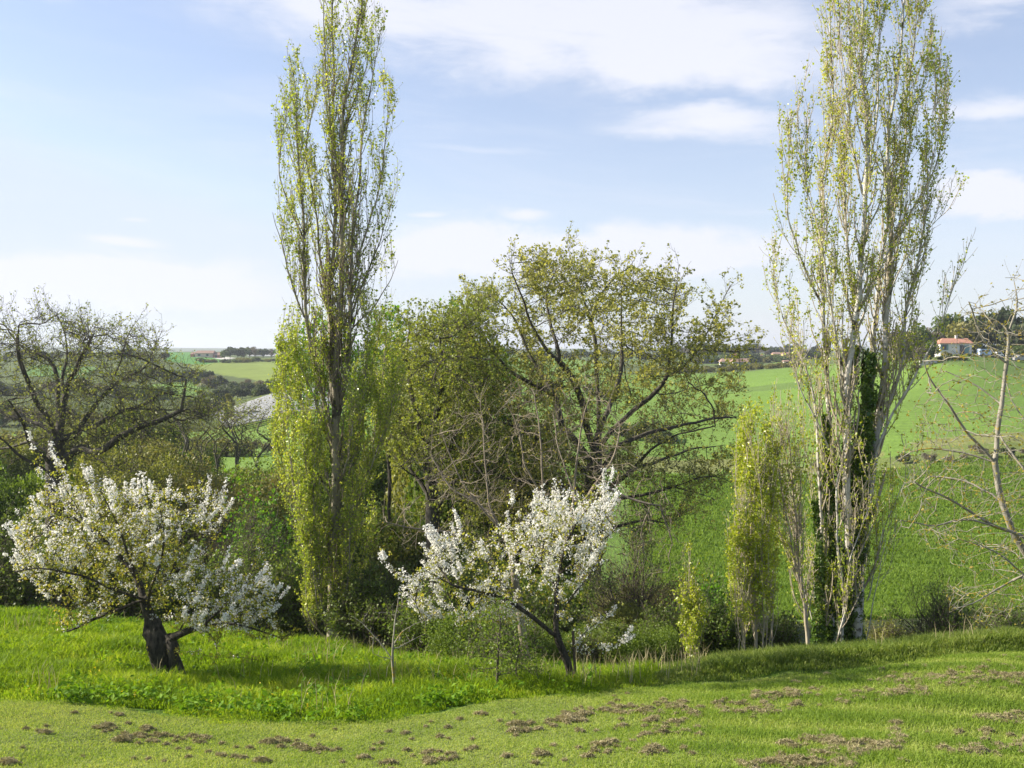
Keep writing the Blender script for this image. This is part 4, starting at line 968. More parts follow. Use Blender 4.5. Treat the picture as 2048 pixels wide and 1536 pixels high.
def right_poplar():
    D = 21.0; b = gpt(1680, D)
    B = (1690, 1310)
    st = [([(1712, 1310), (1706, 1200), (1700, 1100), (1692, 960), (1693, 850), (1688, 760), (1692, 725), (1706, 680), (1712, 640), (1716, 600), (1722, 540), (1722, 500), (1730, 450), (1733, 400), (1737, 340), (1733, 260), (1726, 180), (1718, 140), (1722, 80), (1722, 0), (1722, -90)], 0.15, 0.015, (0, -.3, 0)),
          ([(1705, 1310), (1725, 1100), (1745, 970), (1760, 850), (1765, 740), (1768, 690), (1772, 610), (1775, 560), (1785, 500), (1780, 400), (1776, 330), (1776, 250), (1790, 170), (1800, 90), (1808, 0), (1810, -90)], 0.14, 0.015, (0, .3, 0)),
          ([(1640, 1310), (1650, 1200), (1648, 1080), (1640, 960), (1632, 860), (1625, 780), (1618, 750), (1597, 700), (1577, 660), (1557, 620), (1545, 560), (1535, 520)], 0.07, 0.008, (-.2, .6)),
          ([(1660, 1300), (1663, 1100), (1657, 900), (1651, 700), (1645, 600), (1643, 500), (1640, 430), (1655, 300), (1664, 240), (1662, 110), (1656, 0), (1654, -90)], 0.095, 0.012, (0, .7, .5)),
          ([(1692, 900), (1685, 750), (1672, 690), (1668, 640), (1655, 560), (1640, 460), (1610, 380), (1595, 300), (1590, 220)], 0.055, 0.008, (0, -.6)),
          ([(1718, 1080), (1725, 1000), (1748, 900), (1782, 800), (1802, 720), (1806, 650), (1830, 560), (1845, 470), (1852, 400), (1866, 300), (1872, 200), (1880, 120)], 0.075, 0.008, (0, .3, -.4)),
          ([(1716, 1000), (1732, 900), (1742, 780), (1746, 640), (1765, 500), (1790, 380), (1815, 290), (1813, 200), (1818, 130), (1836, 60), (1842, -40)], 0.07, 0.01, (0, .9, .8)),
          ([(1745, 930), (1800, 800), (1850, 720), (1880, 660), (1900, 600), (1925, 520)], 0.045, 0.007, (0, -.8)),
          ([(1720, 700), (1700, 560), (1690, 430), (1690, 300), (1700, 150), (1695, 0), (1690, -80)], 0.05, 0.01, (0, .8)),
          ([(1733, 400), (1705, 300), (1690, 200), (1680, 100), (1675, 0)], 0.04, 0.008, (0, -.4)), ([(1785, 500), (1825, 420), (1870, 340), (1890, 250), (1900, 180)], 0.035, 0.007, (0, .5)),
          ([(1640, 600), (1600, 520), (1575, 440), (1570, 360), (1575, 280)], 0.035, 0.007, (.4, -.5)), ([(1772, 610), (1810, 520), (1860, 450), (1895, 420)], 0.03, 0.006, (0, -.6)),
          ([(1735, 1200), (1765, 1080), (1800, 980), (1840, 900)], 0.02, 0.006, (0, -.5)), ([(1690, 1100), (1655, 1000), (1610, 900), (1590, 800)], 0.025, 0.006, (0, .6)),
          ([(1700, 1150), (1730, 1090), (1760, 1020), (1740, 960)], 0.025, 0.006, (0, -.6)), ([(1706, 640), (1750, 560), (1800, 450), (1810, 330), (1830, 220), (1850, 120)], 0.035, 0.007, (0, .4)),
          ([(1657, 900), (1610, 800), (1590, 730), (1570, 700)], 0.03, 0.006, (0, -.5)), ([(1737, 340), (1755, 240), (1752, 120), (1760, 0), (1765, -60)], 0.035, 0.01, (0, .4)),
          ([(1680, 1310), (1690, 1200), (1675, 1080), (1670, 980), (1690, 880)], 0.05, 0.02, (-.5, -.4)), ([(1665, 1310), (1690, 1230), (1700, 1120), (1745, 1000)], 0.035, 0.01, (-.5, -.6)),
          ([(1640, 1310), (1625, 1240), (1600, 1150), (1590, 1060), (1580, 980)], 0.03, 0.006, (0, -.4)), ([(1720, 1310), (1735, 1230), (1760, 1150), (1775, 1080)], 0.022, 0.006, (0, -.2))]
    poly = [(1600, -120), (1600, 30), (1560, 180), (1560, 330), (1545, 420), (1525, 520), (1520, 600), (1555, 680), (1580, 740), (1590, 850), (1570, 950), (1580, 1100), (1600, 1320), (1780, 1320), (1800, 1100), (1870, 950), (1860, 800), (1900, 680), (1925, 560), (1945, 490), (1915, 420), (1925, 300), (1905, 200), (1915, 100), (1895, -120)]
    def dens(c, rng):
        px, py = proj(c); n = fbm(c, 0.8, 5)
        w = 0.25 + 0.75 * np.clip((n - 0.32) * 3, 0, 1)
        return rng.random(len(c)) < w
    poplar('poplar_tree', 'tall right poplar with many pale bare-looking stems and ivy at its foot', b, st, D, 32, M['poplar_white'], M['poplar_young'], poly, n1=6.8, l1=1.35, n2=6, l2=0.42, nl1=9, nl2=9, bkeep=lambda c, r: r.random(len(c)) < np.where(proj(c)[1] > 780, np.where(proj(c)[0] > 1735, .28, .62), 1), rscale=0.72, lsize=0.046, dens=dens, twig=M['twig_pale'], ang=32, rmin=0.004)
    # ivy on the stems
    rng = np.random.default_rng(33); iv = []
    for pl, off, r, n in [([(1705, 1315), (1702, 1200), (1712, 1100), (1722, 1000), (1728, 900), (1736, 820), (1740, 760), (1744, 710)], (0.1, -.1), 0.21, 17000), ([(1655, 1315), (1660, 1200), (1665, 1100), (1656, 1000), (1652, 900), (1650, 830)], (0, 0.2), 0.15, 6500),
                          ([(1690, 1000), (1700, 900), (1705, 800), (1712, 690)], (0.2, .3), 0.12, 2500), ([(1728, 900), (1732, 760), (1730, 700)], (0.3, .3), 0.13, 2500), ([(1635, 1300), (1640, 1130), (1630, 1000)], (-.3, -.2), 0.10, 2000)]:
        P = smooth_line(px_line(pl, D, off), 30, 1); t = rng.random(n) ** 1.35; k = t * 28.99; i = k.astype(int); c = P[i] * (1 - (k - i))[:, None] + P[i + 1] * (k - i)[:, None]
        rr = r * 1.2 * (1 - 0.55 * t) * (0.15 + 1.7 * fbm(c, 2.6, 4)) * (0.55 + 0.6 * rng.random(n)); a = rng.random(n) * 2 * np.pi
        c = c + np.stack([np.cos(a) * rr, np.sin(a) * rr, rng.normal(size=n) * 0.03], 1); iv.append(c)
    c = np.concatenate(iv); c = c[rng.random(len(c)) < np.clip((fbm(c, 3.0, 9) - np.where(proj(c)[1] > 880, .25, .37)) * 6, 0.05, 1)]; V, Fc, R = leaves(c, 0.07, rng, 0.9, 0.4)
    o = mesh('ivy', V, Fc, M['ivy'], rnd=R); tag(o, 'dark green ivy climbing the stems at the foot of the right poplar', 'ivy')

def small_poplars():
    specs = [('slim young poplar with bright yellow-green leaves left of the tall right poplar', 1508, 19.5, 41, [([(1510, 1330), (1503, 1200), (1500, 1100), (1498, 980), (1492, 880), (1490, 815)], 0.04, 0.006, (0, 0)), ([(1488, 1328), (1480, 1220), (1480, 1120), (1478, 1000), (1485, 900)], 0.018, 0.005, (0, .4)),
              ([(1522, 1330), (1522, 1200), (1522, 1080), (1518, 960), (1512, 860)], 0.02, 0.005, (0, -.4)), ([(1538, 1328), (1542, 1220), (1535, 1100), (1540, 980), (1545, 900)], 0.016, 0.005, (0, .5)), ([(1476, 1328), (1470, 1240), (1470, 1160)], 0.012, 0.004, (0, -.3)), ([(1530, 1325), (1540, 1240), (1545, 1180)], 0.016, 0.005, (0, 0)), ([(1482, 1328), (1474, 1120), (1470, 1000), (1474, 920)], 0.014, 0.005, (0, -.4)), ([(1528, 1330), (1532, 1130), (1535, 1000), (1530, 870)], 0.014, 0.005, (0, .1))],
              [(1475, 830), (1490, 800), (1520, 800), (1550, 850), (1555, 1000), (1560, 1250), (1460, 1250), (1455, 1100), (1465, 950)], 11, 0.9, 22, 'poplar_young', 'twig_pale', 1.0),
             ('young twiggy poplar with thin yellow leaves between the slim poplar and the tall right one', 1590, 20.0, 42, [([(1622, 1325), (1608, 1200), (1592, 1090), (1585, 1000), (1580, 900), (1572, 820)], 0.045, 0.006, (0, 0)), ([(1608, 1200), (1580, 1080), (1560, 980), (1550, 880), (1545, 790)], 0.025, 0.005, (0, -.5)), ([(1600, 1140), (1570, 1020), (1555, 920), (1540, 830)], 0.02, 0.005, (0, .6)),
              ([(1592, 1090), (1585, 980), (1565, 880), (1560, 780)], 0.02, 0.005, (0, .2)), ([(1592, 1090), (1600, 980), (1600, 880)], 0.018, 0.005, (0, -.3)), ([(1600, 1160), (1560, 1080), (1535, 980), (1525, 900)], 0.018, 0.005, (0, 0))],
              [(1520, 820), (1560, 765), (1600, 790), (1625, 850), (1625, 1000), (1640, 1250), (1560, 1250), (1540, 1100), (1515, 950)], 9, 0.8, 9, 'poplar_young', 'twig_pale', 0.7),
             ('small young poplar among dark shrubs left of the slim yellow-green one', 1375, 19.5, 43, [([(1378, 1345), (1380, 1250), (1376, 1160), (1378, 1085)], 0.02, 0.005, (0, 0)), ([(1376, 1330), (1362, 1240), (1358, 1180)], 0.01, 0.004, (0, .2)), ([(1378, 1330), (1392, 1240), (1390, 1150)], 0.01, 0.004, (0, -.2)), ([(1382, 1330), (1400, 1290), (1408, 1240)], 0.008, 0.004, (0, 0))],
              [(1350, 1200), (1365, 1110), (1378, 1070), (1395, 1110), (1410, 1230), (1400, 1330), (1355, 1330)], 9, 0.5, 16, 'poplar_young', 'twig_pale', 1.0)]
    for lab, px, D, seed, st, poly, n1, l1, nl, lm, tw, ds in specs:
        poplar('young_poplar', lab, gpt(px, D), st, D, seed, M['twig_pale'], M[lm], poly, n1=n1 * 0.95, l1=l1 * 1.5, n2=4.5, l2=0.32, nl1=nl, nl2=nl * 0.8, lsize=0.048, group=None, twig=M[tw], ang=36, dens=lambda c, r: r.random(len(c)) < ds * (0.08 + 1.3 * np.clip((fbm(c, 2.2, 3) - .36) * 4, 0, 1)), rmin=0.003)

# ---- bare trees
def bare_tree():
    D = 19.0; b = gpt(1060, D)
    L = [[b, at(1040, 1250, D), at(1030, 1150, D), at(1015, 1070, D), at(985, 1030, D), at(975, 960, D), at(965, 880, D), at(960, 800, D)]]
    A = lambda pl, off=(0, 0): L.append(list(px_line(pl, D, off)))
    A([(1030, 1150), (1080, 1080), (1085, 1000), (1086, 900), (1075, 840), (1070, 790)], (0, .4)); A([(1080, 1100), (1130, 1080), (1150, 1000), (1155, 900), (1165, 830), (1185, 770)], (0, -.5))
    A([(1130, 1090), (1150, 1030), (1190, 970), (1225, 920), (1240, 850)], (-.2, .5)); A([(985, 1030), (950, 1000), (900, 975), (870, 930), (860, 900)], (0, .5)); A([(1085, 1000), (1050, 930), (1035, 850), (1010, 800)], (.3, -.4))
    A([(1040, 1200), (960, 1080), (880, 1060), (820, 1060), (760, 1040)], (0, -.5)); A([(975, 960), (940, 910), (890, 870)], (0, -.4)); A([(1015, 1070), (960, 1010), (920, 960), (880, 850)], (0, -.5)); A([(1150, 990), (1120, 900), (1110, 830)], (-.4, .3)); A([(1200, 970), (1270, 1000), (1320, 1010)], (.3, 0))
    rng = np.random.default_rng(104)
    poly = [(760, 1050), (850, 880), (900, 800), (960, 770), (1060, 760), (1180, 740), (1260, 830), (1340, 1000), (1400, 1120), (1300, 1180), (1200, 1100), (900, 1120), (800, 1120)]
    a = fill(poly, 1100, D, 2.2, rng)
    colony_tree('bare_tree', 'leafless pale-twigged tree standing directly behind the young cherry', 'tree', b, L, a, 0.080, 0.0042, 0.16, 1.6, 0.24, 50, M['twig'], 4, twigs=0.7, twiglen=0.5, leaf=M['walnut'], nleaf=0.6, lsize=0.035, thin=0.008, jit=0.12, trop=0.25, twig_up=0.25)

def walnut():
    D = 15.0; b = gpt(2170, D)
    L = [[b, at(2150, 1250, D), at(2110, 1180, D), at(2048, 1110, D), at(2020, 1050, D), at(2000, 990, D), at(1992, 925, D)]]
    A = lambda pl, off=(0, 0): L.append(list(px_line(pl, D, off)))
    A([(1993, 925), (1995, 850), (2005, 780), (2012, 720), (2018, 660), (2000, 640), (1975, 635)], (0, .3)); A([(2018, 660), (2035, 630), (2040, 590), (2030, 560)], (.3, .5)); A([(1993, 925), (1950, 880), (1910, 830), (1880, 780), (1855, 740), (1845, 720)], (0, -.4))
    A([(2010, 730), (1985, 700), (1960, 660), (1940, 600)], (.2, -.3)); A([(1993, 925), (1940, 905), (1890, 900), (1830, 890), (1790, 920)], (0, .5)); A([(1992, 800), (1960, 780), (1920, 750), (1890, 740)], (.2, .6))
    A([(2110, 1180), (2048, 1070), (1980, 1050), (1930, 1020), (1890, 990), (1850, 970), (1830, 960)], (0, -.8)); A([(1980, 1050), (1920, 1040), (1860, 1050), (1800, 1040)], (-.4, -.9)); A([(2005, 1000), (1960, 975), (1920, 955), (1860, 950)], (0, .7))
    A([(2150, 1250), (2048, 1150), (1990, 1180), (1950, 1210), (1900, 1225)], (0, -1)); A([(2048, 1150), (1980, 1100), (1920, 1080)], (-.6, -.6)); A([(2130, 1220), (2100, 1000), (2060, 850), (2050, 760)], (0, .8)); A([(2060, 850), (2020, 800), (2010, 760)], (.5, .8)); A([(2100, 1000), (2030, 920), (1990, 850)], (.4, 1.2))
    rng = np.random.default_rng(105)
    poly = [(1800, 1040), (1790, 900), (1840, 760), (1870, 700), (1940, 580), (2040, 540), (2200, 560), (2200, 1200), (2000, 1260), (1880, 1230), (1900, 1120), (1820, 1080)]
    a = fill(poly, 1700, D, 2.0, rng)
    colony_tree('walnut_tree', 'nearly bare tree with pale crooked limbs reaching in at the right edge', 'tree', b, L, a, 0.075, 0.0036, 0.15, 1.2, 0.2, 50, M['walnut_bark'], 5, twigs=0.7, twiglen=0.28, leaf=M['walnut'], nleaf=2.2, lsize=0.035, lspread=0.02, thin=0.008, jit=0.22, twig_up=0.15)

def saplings():
    D = 14.2; b = gpt(786, D)
    L = [[b, at(786, 1340, D), at(787, 1318, D), at(789, 1270, D), at(793, 1220, D), at(797, 1185, D)]]
    A = lambda pl, off=(0, 0): L.append(list(px_line(pl, D, off)))
    A([(787, 1318), (765, 1290), (740, 1265), (720, 1245), (705, 1235)], (0, .2)); A([(789, 1290), (800, 1265), (812, 1255), (850, 1240)], (0, -.2)); A([(787, 1318), (765, 1315), (745, 1305)], (0, -.2)); A([(790, 1300), (815, 1285), (850, 1270)], (0, .2))
    colony_tree('sapling', 'slim bare grey sapling standing in the grass between the cherries', 'tree', b, L, fill([(700, 1230), (800, 1180), (870, 1240), (850, 1290), (740, 1300)], 60, D, .4, np.random.default_rng(1)), 0.022, 0.003, 0.08, 0.4, 0.1, 12, M['walnut_bark'], 6, twigs=0.2, twiglen=0.12, leaf=M['shrub_olive'], nleaf=0.4, lsize=0.03, thin=0.006)
    D = 14.0
    for px, lab, seed, poly in [(993, 'small leafy sapling under the left boughs of the young cherry', 7, [(930, 1340), (930, 1260), (960, 1210), (1010, 1190), (1050, 1240), (1060, 1330), (1000, 1360)]),
                                (1030, 'low leafy shoots right beside the small leafy sapling', 8, [(990, 1370), (1010, 1290), (1060, 1260), (1100, 1300), (1090, 1350), (1050, 1380)])]:
        b = gpt(px, D + .4 * (seed - 7)); d_ = b[1]
        L = [[b, at(px + 1, 1350, d_), at(px + 5, 1300, d_), at(px + 8, 1240, d_) if seed == 7 else at(px + 10, 1290, d_)]]
        colony_tree('sapling', lab, 'tree', b, L, fill(poly, 300, d_, .5, np.random.default_rng(seed)), 0.02, 0.003, 0.07, 0.5, 0.09, 24, M['twig_dark'], seed, twigs=1.0, twiglen=0.12, leaf=M['shrub_mid'], nleaf=3.0, lsize=0.036, thin=0.01)

# ---- shrubs and thicket
def shrub(label, px, D, top_py, wpx, leafm, seed, n=7000, lsize=0.07, stems=26, bark='twig_dark', name='shrub', T=None, cat='shrub', group=None, up=0.25, gap=0.40, base=None, twist=0.16):
    rng = np.random.default_rng(seed); b = gpt(px, D)
    top = at(px, top_py, D)[2]; H = max(0.5, top - b[2]); W = wpx / F * D / 2; T = T or W * 0.85
    # stems run from the foot to points filling a rough dome
    e = rng.normal(size=(stems, 3)); e = nrm(e) * rng.random((stems, 1)) ** 0.33; e[:, 2] = np.abs(e[:, 2]) * 0.9 + 0.08
    tip = b + e * [W, T, H]
    foot = b + np.stack([rng.normal(size=stems) * W * 0.28, rng.normal(size=stems) * T * 0.28, np.zeros(stems) - 0.1], 1)
    foot[:, 2] = ground(foot[:, 0], foot[:, 1]) - 0.1
    t = np.linspace(0, 1, 9)[None, :, None]
    mid = foot * .5 + tip * .5 + [0, 0, 0.12] * np.abs(rng.normal(size=(stems, 1))) * H
    S = foot[:, None] * (1 - t) ** 2 + 2 * mid[:, None] * t * (1 - t) + tip[:, None] * t ** 2
    S += (np.stack([fbm(S, 1.3, seed + k) for k in range(3)], -1) - .5) * 0.35
    r0 = 0.006 * H + 0.012; SR = np.linspace(r0, 0.006, 9)[None] * np.ones((stems, 1))
    a, ar, _ = grow(S, SR, 12, (0.2, 1.0), 0.28 * (W + H), 48, up * .6, twist, 5, rng, 0.5, 0.012, 0.4)
    c_, cr, _ = grow(a, ar, 4.0, (0.2, 1.0), 0.10 * (W + H), 45, up * .5, twist, 3, rng, 0.6, 0.007, 0.2)
    m1 = n * 1.0 / max(1, len(c_)); c, _ = along(c_, m1, rng, 0.0, 1.0); c = c[c[:, 2] > ground(c[:, 0], c[:, 1]) - 0.05]
    if gap: c = c[(fbm(c, 1.1, seed) > gap) | (rng.random(len(c)) < 0.35)]
    root = empty(name, tuple(b), label, cat, group)
    V, Fc, _ = join([tubes(S, SR, 5), tubes(a, np.maximum(ar, .004), 3), tubes(c_, np.maximum(cr, .003), 3)]); mesh('stems', V, Fc, M[bark], root, smooth=True)
    V, Fc, R = leaves(c, lsize, rng, 0.7, 0.4, 0.04); mesh('foliage', V, Fc, M[leafm], root, rnd=R)
    return root

SHRUBS = [
    # label, px, D, top, width, leaf, n, size, kwargs
    ('dark hedge bush at the far left edge behind the meadow', 20, 26, 1015, 230, 'shrub_dark', 12000, .075, {}),
    ('dark round bush behind the left boughs of the old cherry', 170, 27, 1040, 230, 'shrub_dark', 12000, .075, {}),
    ('olive green bush rising behind the top of the old cherry', 235, 33, 925, 240, 'shrub_olive', 11000, .08, {}),
    ('yellow-green bush under the low right limb of the dark limbed oak', 300, 36, 915, 210, 'shrub_mid', 9000, .08, {}),
    ('dark bush directly behind the trunk of the old cherry', 330, 27, 1090, 230, 'shrub_dark', 12000, .07, {}),
    ('brownish twiggy bush above the right boughs of the old cherry', 450, 34, 960, 160, 'twig_leaf', 6500, .06, {}),
    ('feathery green bush left of the tall left poplar', 480, 28, 1010, 190, 'shrub_mid', 13000, .06, {}),
    ('bright green leafy bush touching the left side of the tall left poplar', 530, 31, 935, 120, 'bright', 6500, .10, {}),
    ('dark low bush between the old cherry and the left poplar foot', 500, 26.5, 1145, 190, 'shrub_dark', 10000, .065, {}),
    ('dark green bush left beside the foot of the left poplar', 580, 27.5, 1110, 120, 'shrub_mid', 8000, .065, {}),
    ('dark green bush right beside the foot of the left poplar', 745, 25, 1105, 170, 'shrub_dark', 11000, .065, {}),
    ('leafy green thicket bush behind the slim bare sapling', 850, 23, 1175, 180, 'shrub_mid', 12000, .055, {}),
    ('shaded bush behind the left half of the young cherry', 940, 25, 1080, 220, 'shrub_dark', 12000, .065, {}),
    ('green bush under the boughs of the young cherry', 1000, 20.5, 1215, 170, 'shrub_mid', 9500, .05, {}),
    ('dark bush behind the trunk of the young cherry', 1100, 23, 1170, 200, 'shrub_dark', 12000, .06, {}),
    ('shadowed bush between the young cherry trunk and its right boughs', 1215, 21, 1235, 140, 'shrub_dark', 8000, .055, {}),
    ('bare twiggy bush right of the young cherry crown', 1260, 25, 1050, 210, 'shrub_olive', 6500, .05, {'stems': 40}),
    ('deep green bush left of the small young poplar', 1310, 22, 1205, 140, 'shrub_dark', 9500, .055, {}),
    ('fresh green bush behind the small young poplar', 1405, 27, 1120, 110, 'bright', 5500, .08, {}),
    ('dense dark bush between the small poplar and the slim one', 1430, 22.5, 1175, 130, 'shrub_mid', 9500, .055, {}),
    ('low dark bush at the foot of the slim young poplar', 1530, 23, 1215, 150, 'shrub_dark', 8500, .055, {}),
    ('green hawthorn bush right of the ivy covered poplar', 1870, 23, 1165, 200, 'shrub_mid', 7500, .045, {'stems': 34}),
    ('low brownish bush just right of the ivy covered stems', 1775, 22, 1240, 120, 'shrub_olive', 4500, .045, {}),
    ('green bush at the right edge above the bank', 2010, 24, 1195, 170, 'shrub_mid', 7500, .05, {}),
    ('green brush between the hawthorn and the bush at the right edge', 1945, 26, 1225, 130, 'shrub_dark', 5500, .05, {}),
]

def spring_tree(label, px, D, top, poly, leafm, seed, rb=0.07, n=900, T=3.0, ls=0.12, nl=5.0, name='green_tree', bark='oak_bark', trunkpx=None, tw=1.6, step=.3):
    b = gpt(px, D); pl = np.array(poly); cy = pl[:, 1].mean(); cx = pl[:, 0].mean()
    L = [[b, b * .7 + at(px, cy, D) * .3, at(px + (cx - px) * .5, cy + 60, D), at(cx, cy, D), at(cx, top + 30, D)]]
    a = fill(poly, n, D, T, np.random.default_rng(seed), 0.42, 0.6, seed)
    return colony_tree(name, label, 'tree', b, L, a, rb, 0.006, step, 2.2, 0.34, 60, M[bark], seed, twigs=tw, twiglen=0.4, leaf=M[leafm], nleaf=nl, lsize=ls, lspread=0.07, thin=0.02, jit=0.16)

big_oak(); second_oak(); left_oak(); left_cherry(); right_cherry(); left_poplar(); right_poplar(); small_poplars(); bare_tree(); walnut(); saplings()
for i, (lab, px, D, top, w, lm, n, ls, kw) in enumerate(SHRUBS): shrub(lab, px, D, top, w, lm, 300 + i, n, ls, **kw)
spring_tree('bright green broadleaf tree just right of the left poplar crown', 780, 38, 610, [(735, 650), (760, 610), (800, 610), (830, 660), (810, 760), (800, 860), (740, 880), (720, 760)], 'bright', 51, T=2.5, n=700)
spring_tree('bright green tree glimpsed through the left half of the broad oak', 950, 41, 600, [(880, 640), (905, 590), (930, 610), (960, 680), (1010, 690), (1040, 760), (1010, 850), (950, 860), (890, 830), (870, 720)], 'bright', 52, T=2.5, n=800)
spring_tree('fresh green tree hidden behind the trunk of the left poplar', 640, 40, 640, [(560, 690), (590, 640), (640, 620), (700, 640), (720, 720), (700, 860), (600, 880), (560, 800)], 'bright', 53, T=2.5, n=700)

# ---- the row of small dark oaks on the left, middle distance
LOW = [(295, 66, 'thin crooked tree, leftmost of the row beyond the old cherry'), (362, 70, 'thin crooked tree, second of the row beyond the old cherry'), (405, 72, 'slender upright tree in the middle of the row beyond the old cherry'),
       (432, 75, 'crooked tree with snaking limbs in the row beyond the old cherry'), (475, 70, 'thin dark tree, rightmost but one of the row beyond the old cherry'), (512, 74, 'thin dark tree closest to the left poplar in the row beyond the old cherry')]
for i, (px, D, lab) in enumerate(LOW):
    b = gpt(px, D); rng = np.random.default_rng(400 + i); s = 1
    j = lambda a: a + rng.normal() * 5
    L = [[b, at(j(px), 960, D), at(j(px), 915, D)]]
    for k in range(4): L.append([at(px, 930 - 6 * k, D), at(px + rng.normal() * 18, 885, D + rng.normal()), at(px + rng.normal() * 32, 850 + rng.normal() * 12, D + rng.normal() * 1.5), at(px + rng.normal() * 42, 815 + 10 * rng.random(), D + rng.normal() * 2)])
    poly = [(px - 60, 840), (px - 30, 800), (px + 20, 792), (px + 60, 830), (px + 65, 900), (px + 20, 915), (px - 60, 905)]
    colony_tree('field_tree', lab, 'tree', b, L, fill(poly, 420, D, 2.2, rng, .4, .5, i), 0.15, 0.009, 0.36, 2.4, 0.45, 40, M['oak_bark'], 410 + i, twigs=1.6, twiglen=0.55, leaf=M['twig_leaf'] if i % 2 else M['oak_left'], nleaf=2.0, lsize=0.11, lspread=0.08, thin=0.03, jit=0.3)

# ------------------------------------------------------------------ far vegetation: a few kinds, copied one by one
def far_kind(kind, leafm, bark, seed, n=900, r=1.0, h=1.0, ls=0.09, bare=False):
    """unit tree, crown about 1 high"""
    rng = np.random.default_rng(seed)
    if kind == 'round': c = nrm(rng.normal(size=(9, 3))) * [0.30, 0.30, 0.22] + [0, 0, 0.62]; rad = 0.17 + 0.1 * rng.random(9)
    elif kind == 'bush': c = nrm(rng.normal(size=(9, 3))) * [0.42, 0.36, 0.2] + [0, 0, 0.42]; rad = 0.2 + 0.14 * rng.random(9)
    elif kind == 'column': c = np.stack([rng.normal(size=12) * .05, rng.normal(size=12) * .05, np.linspace(.12, .92, 12)], 1); rad = 0.13 - 0.05 * np.linspace(0, 1, 12)
    else: c = np.stack([rng.normal(size=10) * .12, rng.normal(size=10) * .12, np.linspace(.3, .9, 10)], 1); rad = np.linspace(.26, .08, 10)
    k = rng.integers(len(c), size=n); P = c[k] + nrm(rng.normal(size=(n, 3))) * (rad[k] * rng.random(n) ** .35)[:, None]
    P[:, 2] = np.maximum(P[:, 2], 0.02)
    lv = leaves(P, ls, rng, 0.9, 0.3)
    pts = [smooth_line([np.array([0, 0, -.05]), np.array([.01, .01, .3]), c[i]], 6, 1) for i in range(len(c))]
    tb = tubes(np.stack(pts), np.linspace(.022, .008, 6)[None] * np.ones((len(c), 1)), 4)
    V, Fc, R = join([(tb[0], tb[1]), lv]); mi = np.concatenate([np.zeros(len(tb[1]), int), np.ones(len(lv[1]), int)])
    o = mesh('far_tree', V, Fc, [M[bark], M[leafm]], rnd=R, mi=mi); COL.objects.unlink(o)
    return o

M['far_dark'] = leaf_mat('far_dark_leaves', (0.035, 0.055, 0.025), (0.06, 0.085, 0.035), (0.10, 0.13, 0.05), 0.3, 0.6, patch=0.1)
M['far_green'] = leaf_mat('far_green_leaves', (0.06, 0.10, 0.03), (0.10, 0.15, 0.04), (0.15, 0.20, 0.05), 0.35, 0.6, patch=0.1)
M['far_olive'] = leaf_mat('far_olive_leaves', (0.14, 0.14, 0.04), (0.20, 0.20, 0.06), (0.26, 0.24, 0.08), 0.35, 0.6, patch=0.1)
M['far_grey'] = leaf_mat('far_bare_twigs', (0.10, 0.085, 0.07), (0.15, 0.13, 0.10), (0.19, 0.17, 0.12), 0.3, 0.7, patch=0.1)
M['far_white'] = leaf_mat('far_white_blossom', (0.4, 0.42, 0.36), (0.55, 0.56, 0.5), (0.7, 0.7, 0.66), 0.3, 0.7, patch=0.1)
FK = {}
for i, (nm, kd, lm, ls, n) in enumerate([('dark', 'round', 'far_dark', .10, 1300), ('green', 'round', 'far_green', .10, 1200), ('olive', 'bush', 'far_olive', .10, 1300), ('grey', 'round', 'far_grey', .06, 1300), ('bush', 'bush', 'far_green', .10, 1300),
                                         ('dbush', 'bush', 'far_dark', .10, 1400), ('col', 'column', 'far_olive', .06, 1400), ('pine', 'cone', 'far_dark', .09, 1100), ('white', 'bush', 'far_white', .09, 900)]):
    FK[nm] = [far_kind(kd, lm, 'twig_dark', 500 + i * 3 + k, n, ls=ls) for k in range(2)]

NM = {'dark': 'far_tree', 'green': 'far_tree', 'olive': 'far_bush', 'grey': 'far_tree', 'bush': 'far_bush', 'dbush': 'far_bush', 'col': 'far_poplar', 'pine': 'far_conifer', 'white': 'blossoming_bush'}
def far_one(kind, px, D, hpx, wr, label, group, rng, cat=None):
    s = FK[kind][rng.integers(2)]; o = s.copy(); COL.objects.link(o); o.name = NM[kind]
    p = gpt(px, D); h = hpx / F * D
    o.location = (p[0], p[1], p[2] - 0.03 * h); o.scale = (h * wr, h * wr, h); o.rotation_euler = (0, 0, rng.random() * 6.28)
    tag(o, label, cat or ('bush' if 'bush' in NM[kind] else 'tree'), group)

ADJ = {'dark': 'dark green', 'green': 'mid green', 'olive': 'yellow-green', 'grey': 'greyish twiggy', 'bush': 'green leafy', 'dbush': 'very dark', 'pine': 'dark conical', 't_dark': 'dark', 't_mid': 'green', 't_olive': 'olive', 't_tree': 'tall green', 't_twig': 'brown twiggy'}
ORD = ['leftmost', 'second from the left', 'third from the left', 'fourth from the left', 'fifth from the left', 'sixth from the left', 'sixth from the right', 'fifth from the right', 'fourth from the right', 'third from the right', 'second from the right', 'rightmost']
def far_row(n, x0, x1, D0, D1, h, kinds, label, group, seed, wr=1.0, jit=1.0):
    rng = np.random.default_rng(seed)
    for k in range(n):
        t = (k + 0.5 + (rng.random() - .5) * .9) / n
        kd = kinds[rng.integers(len(kinds))]
        if n <= 12: lab = (ORD[k] if k < (n + 1) // 2 else ORD[12 - (n - k)]) + ' of the ' + group
        else: lab = ADJ[kd] + ' ' + label
        far_one(kd, x0 + (x1 - x0) * t, D0 + (D1 - D0) * t + rng.normal() * D0 * 0.012 * jit, h * (0.7 + 0.6 * rng.random()), wr * (0.85 + .4 * rng.random()), lab, group, rng)

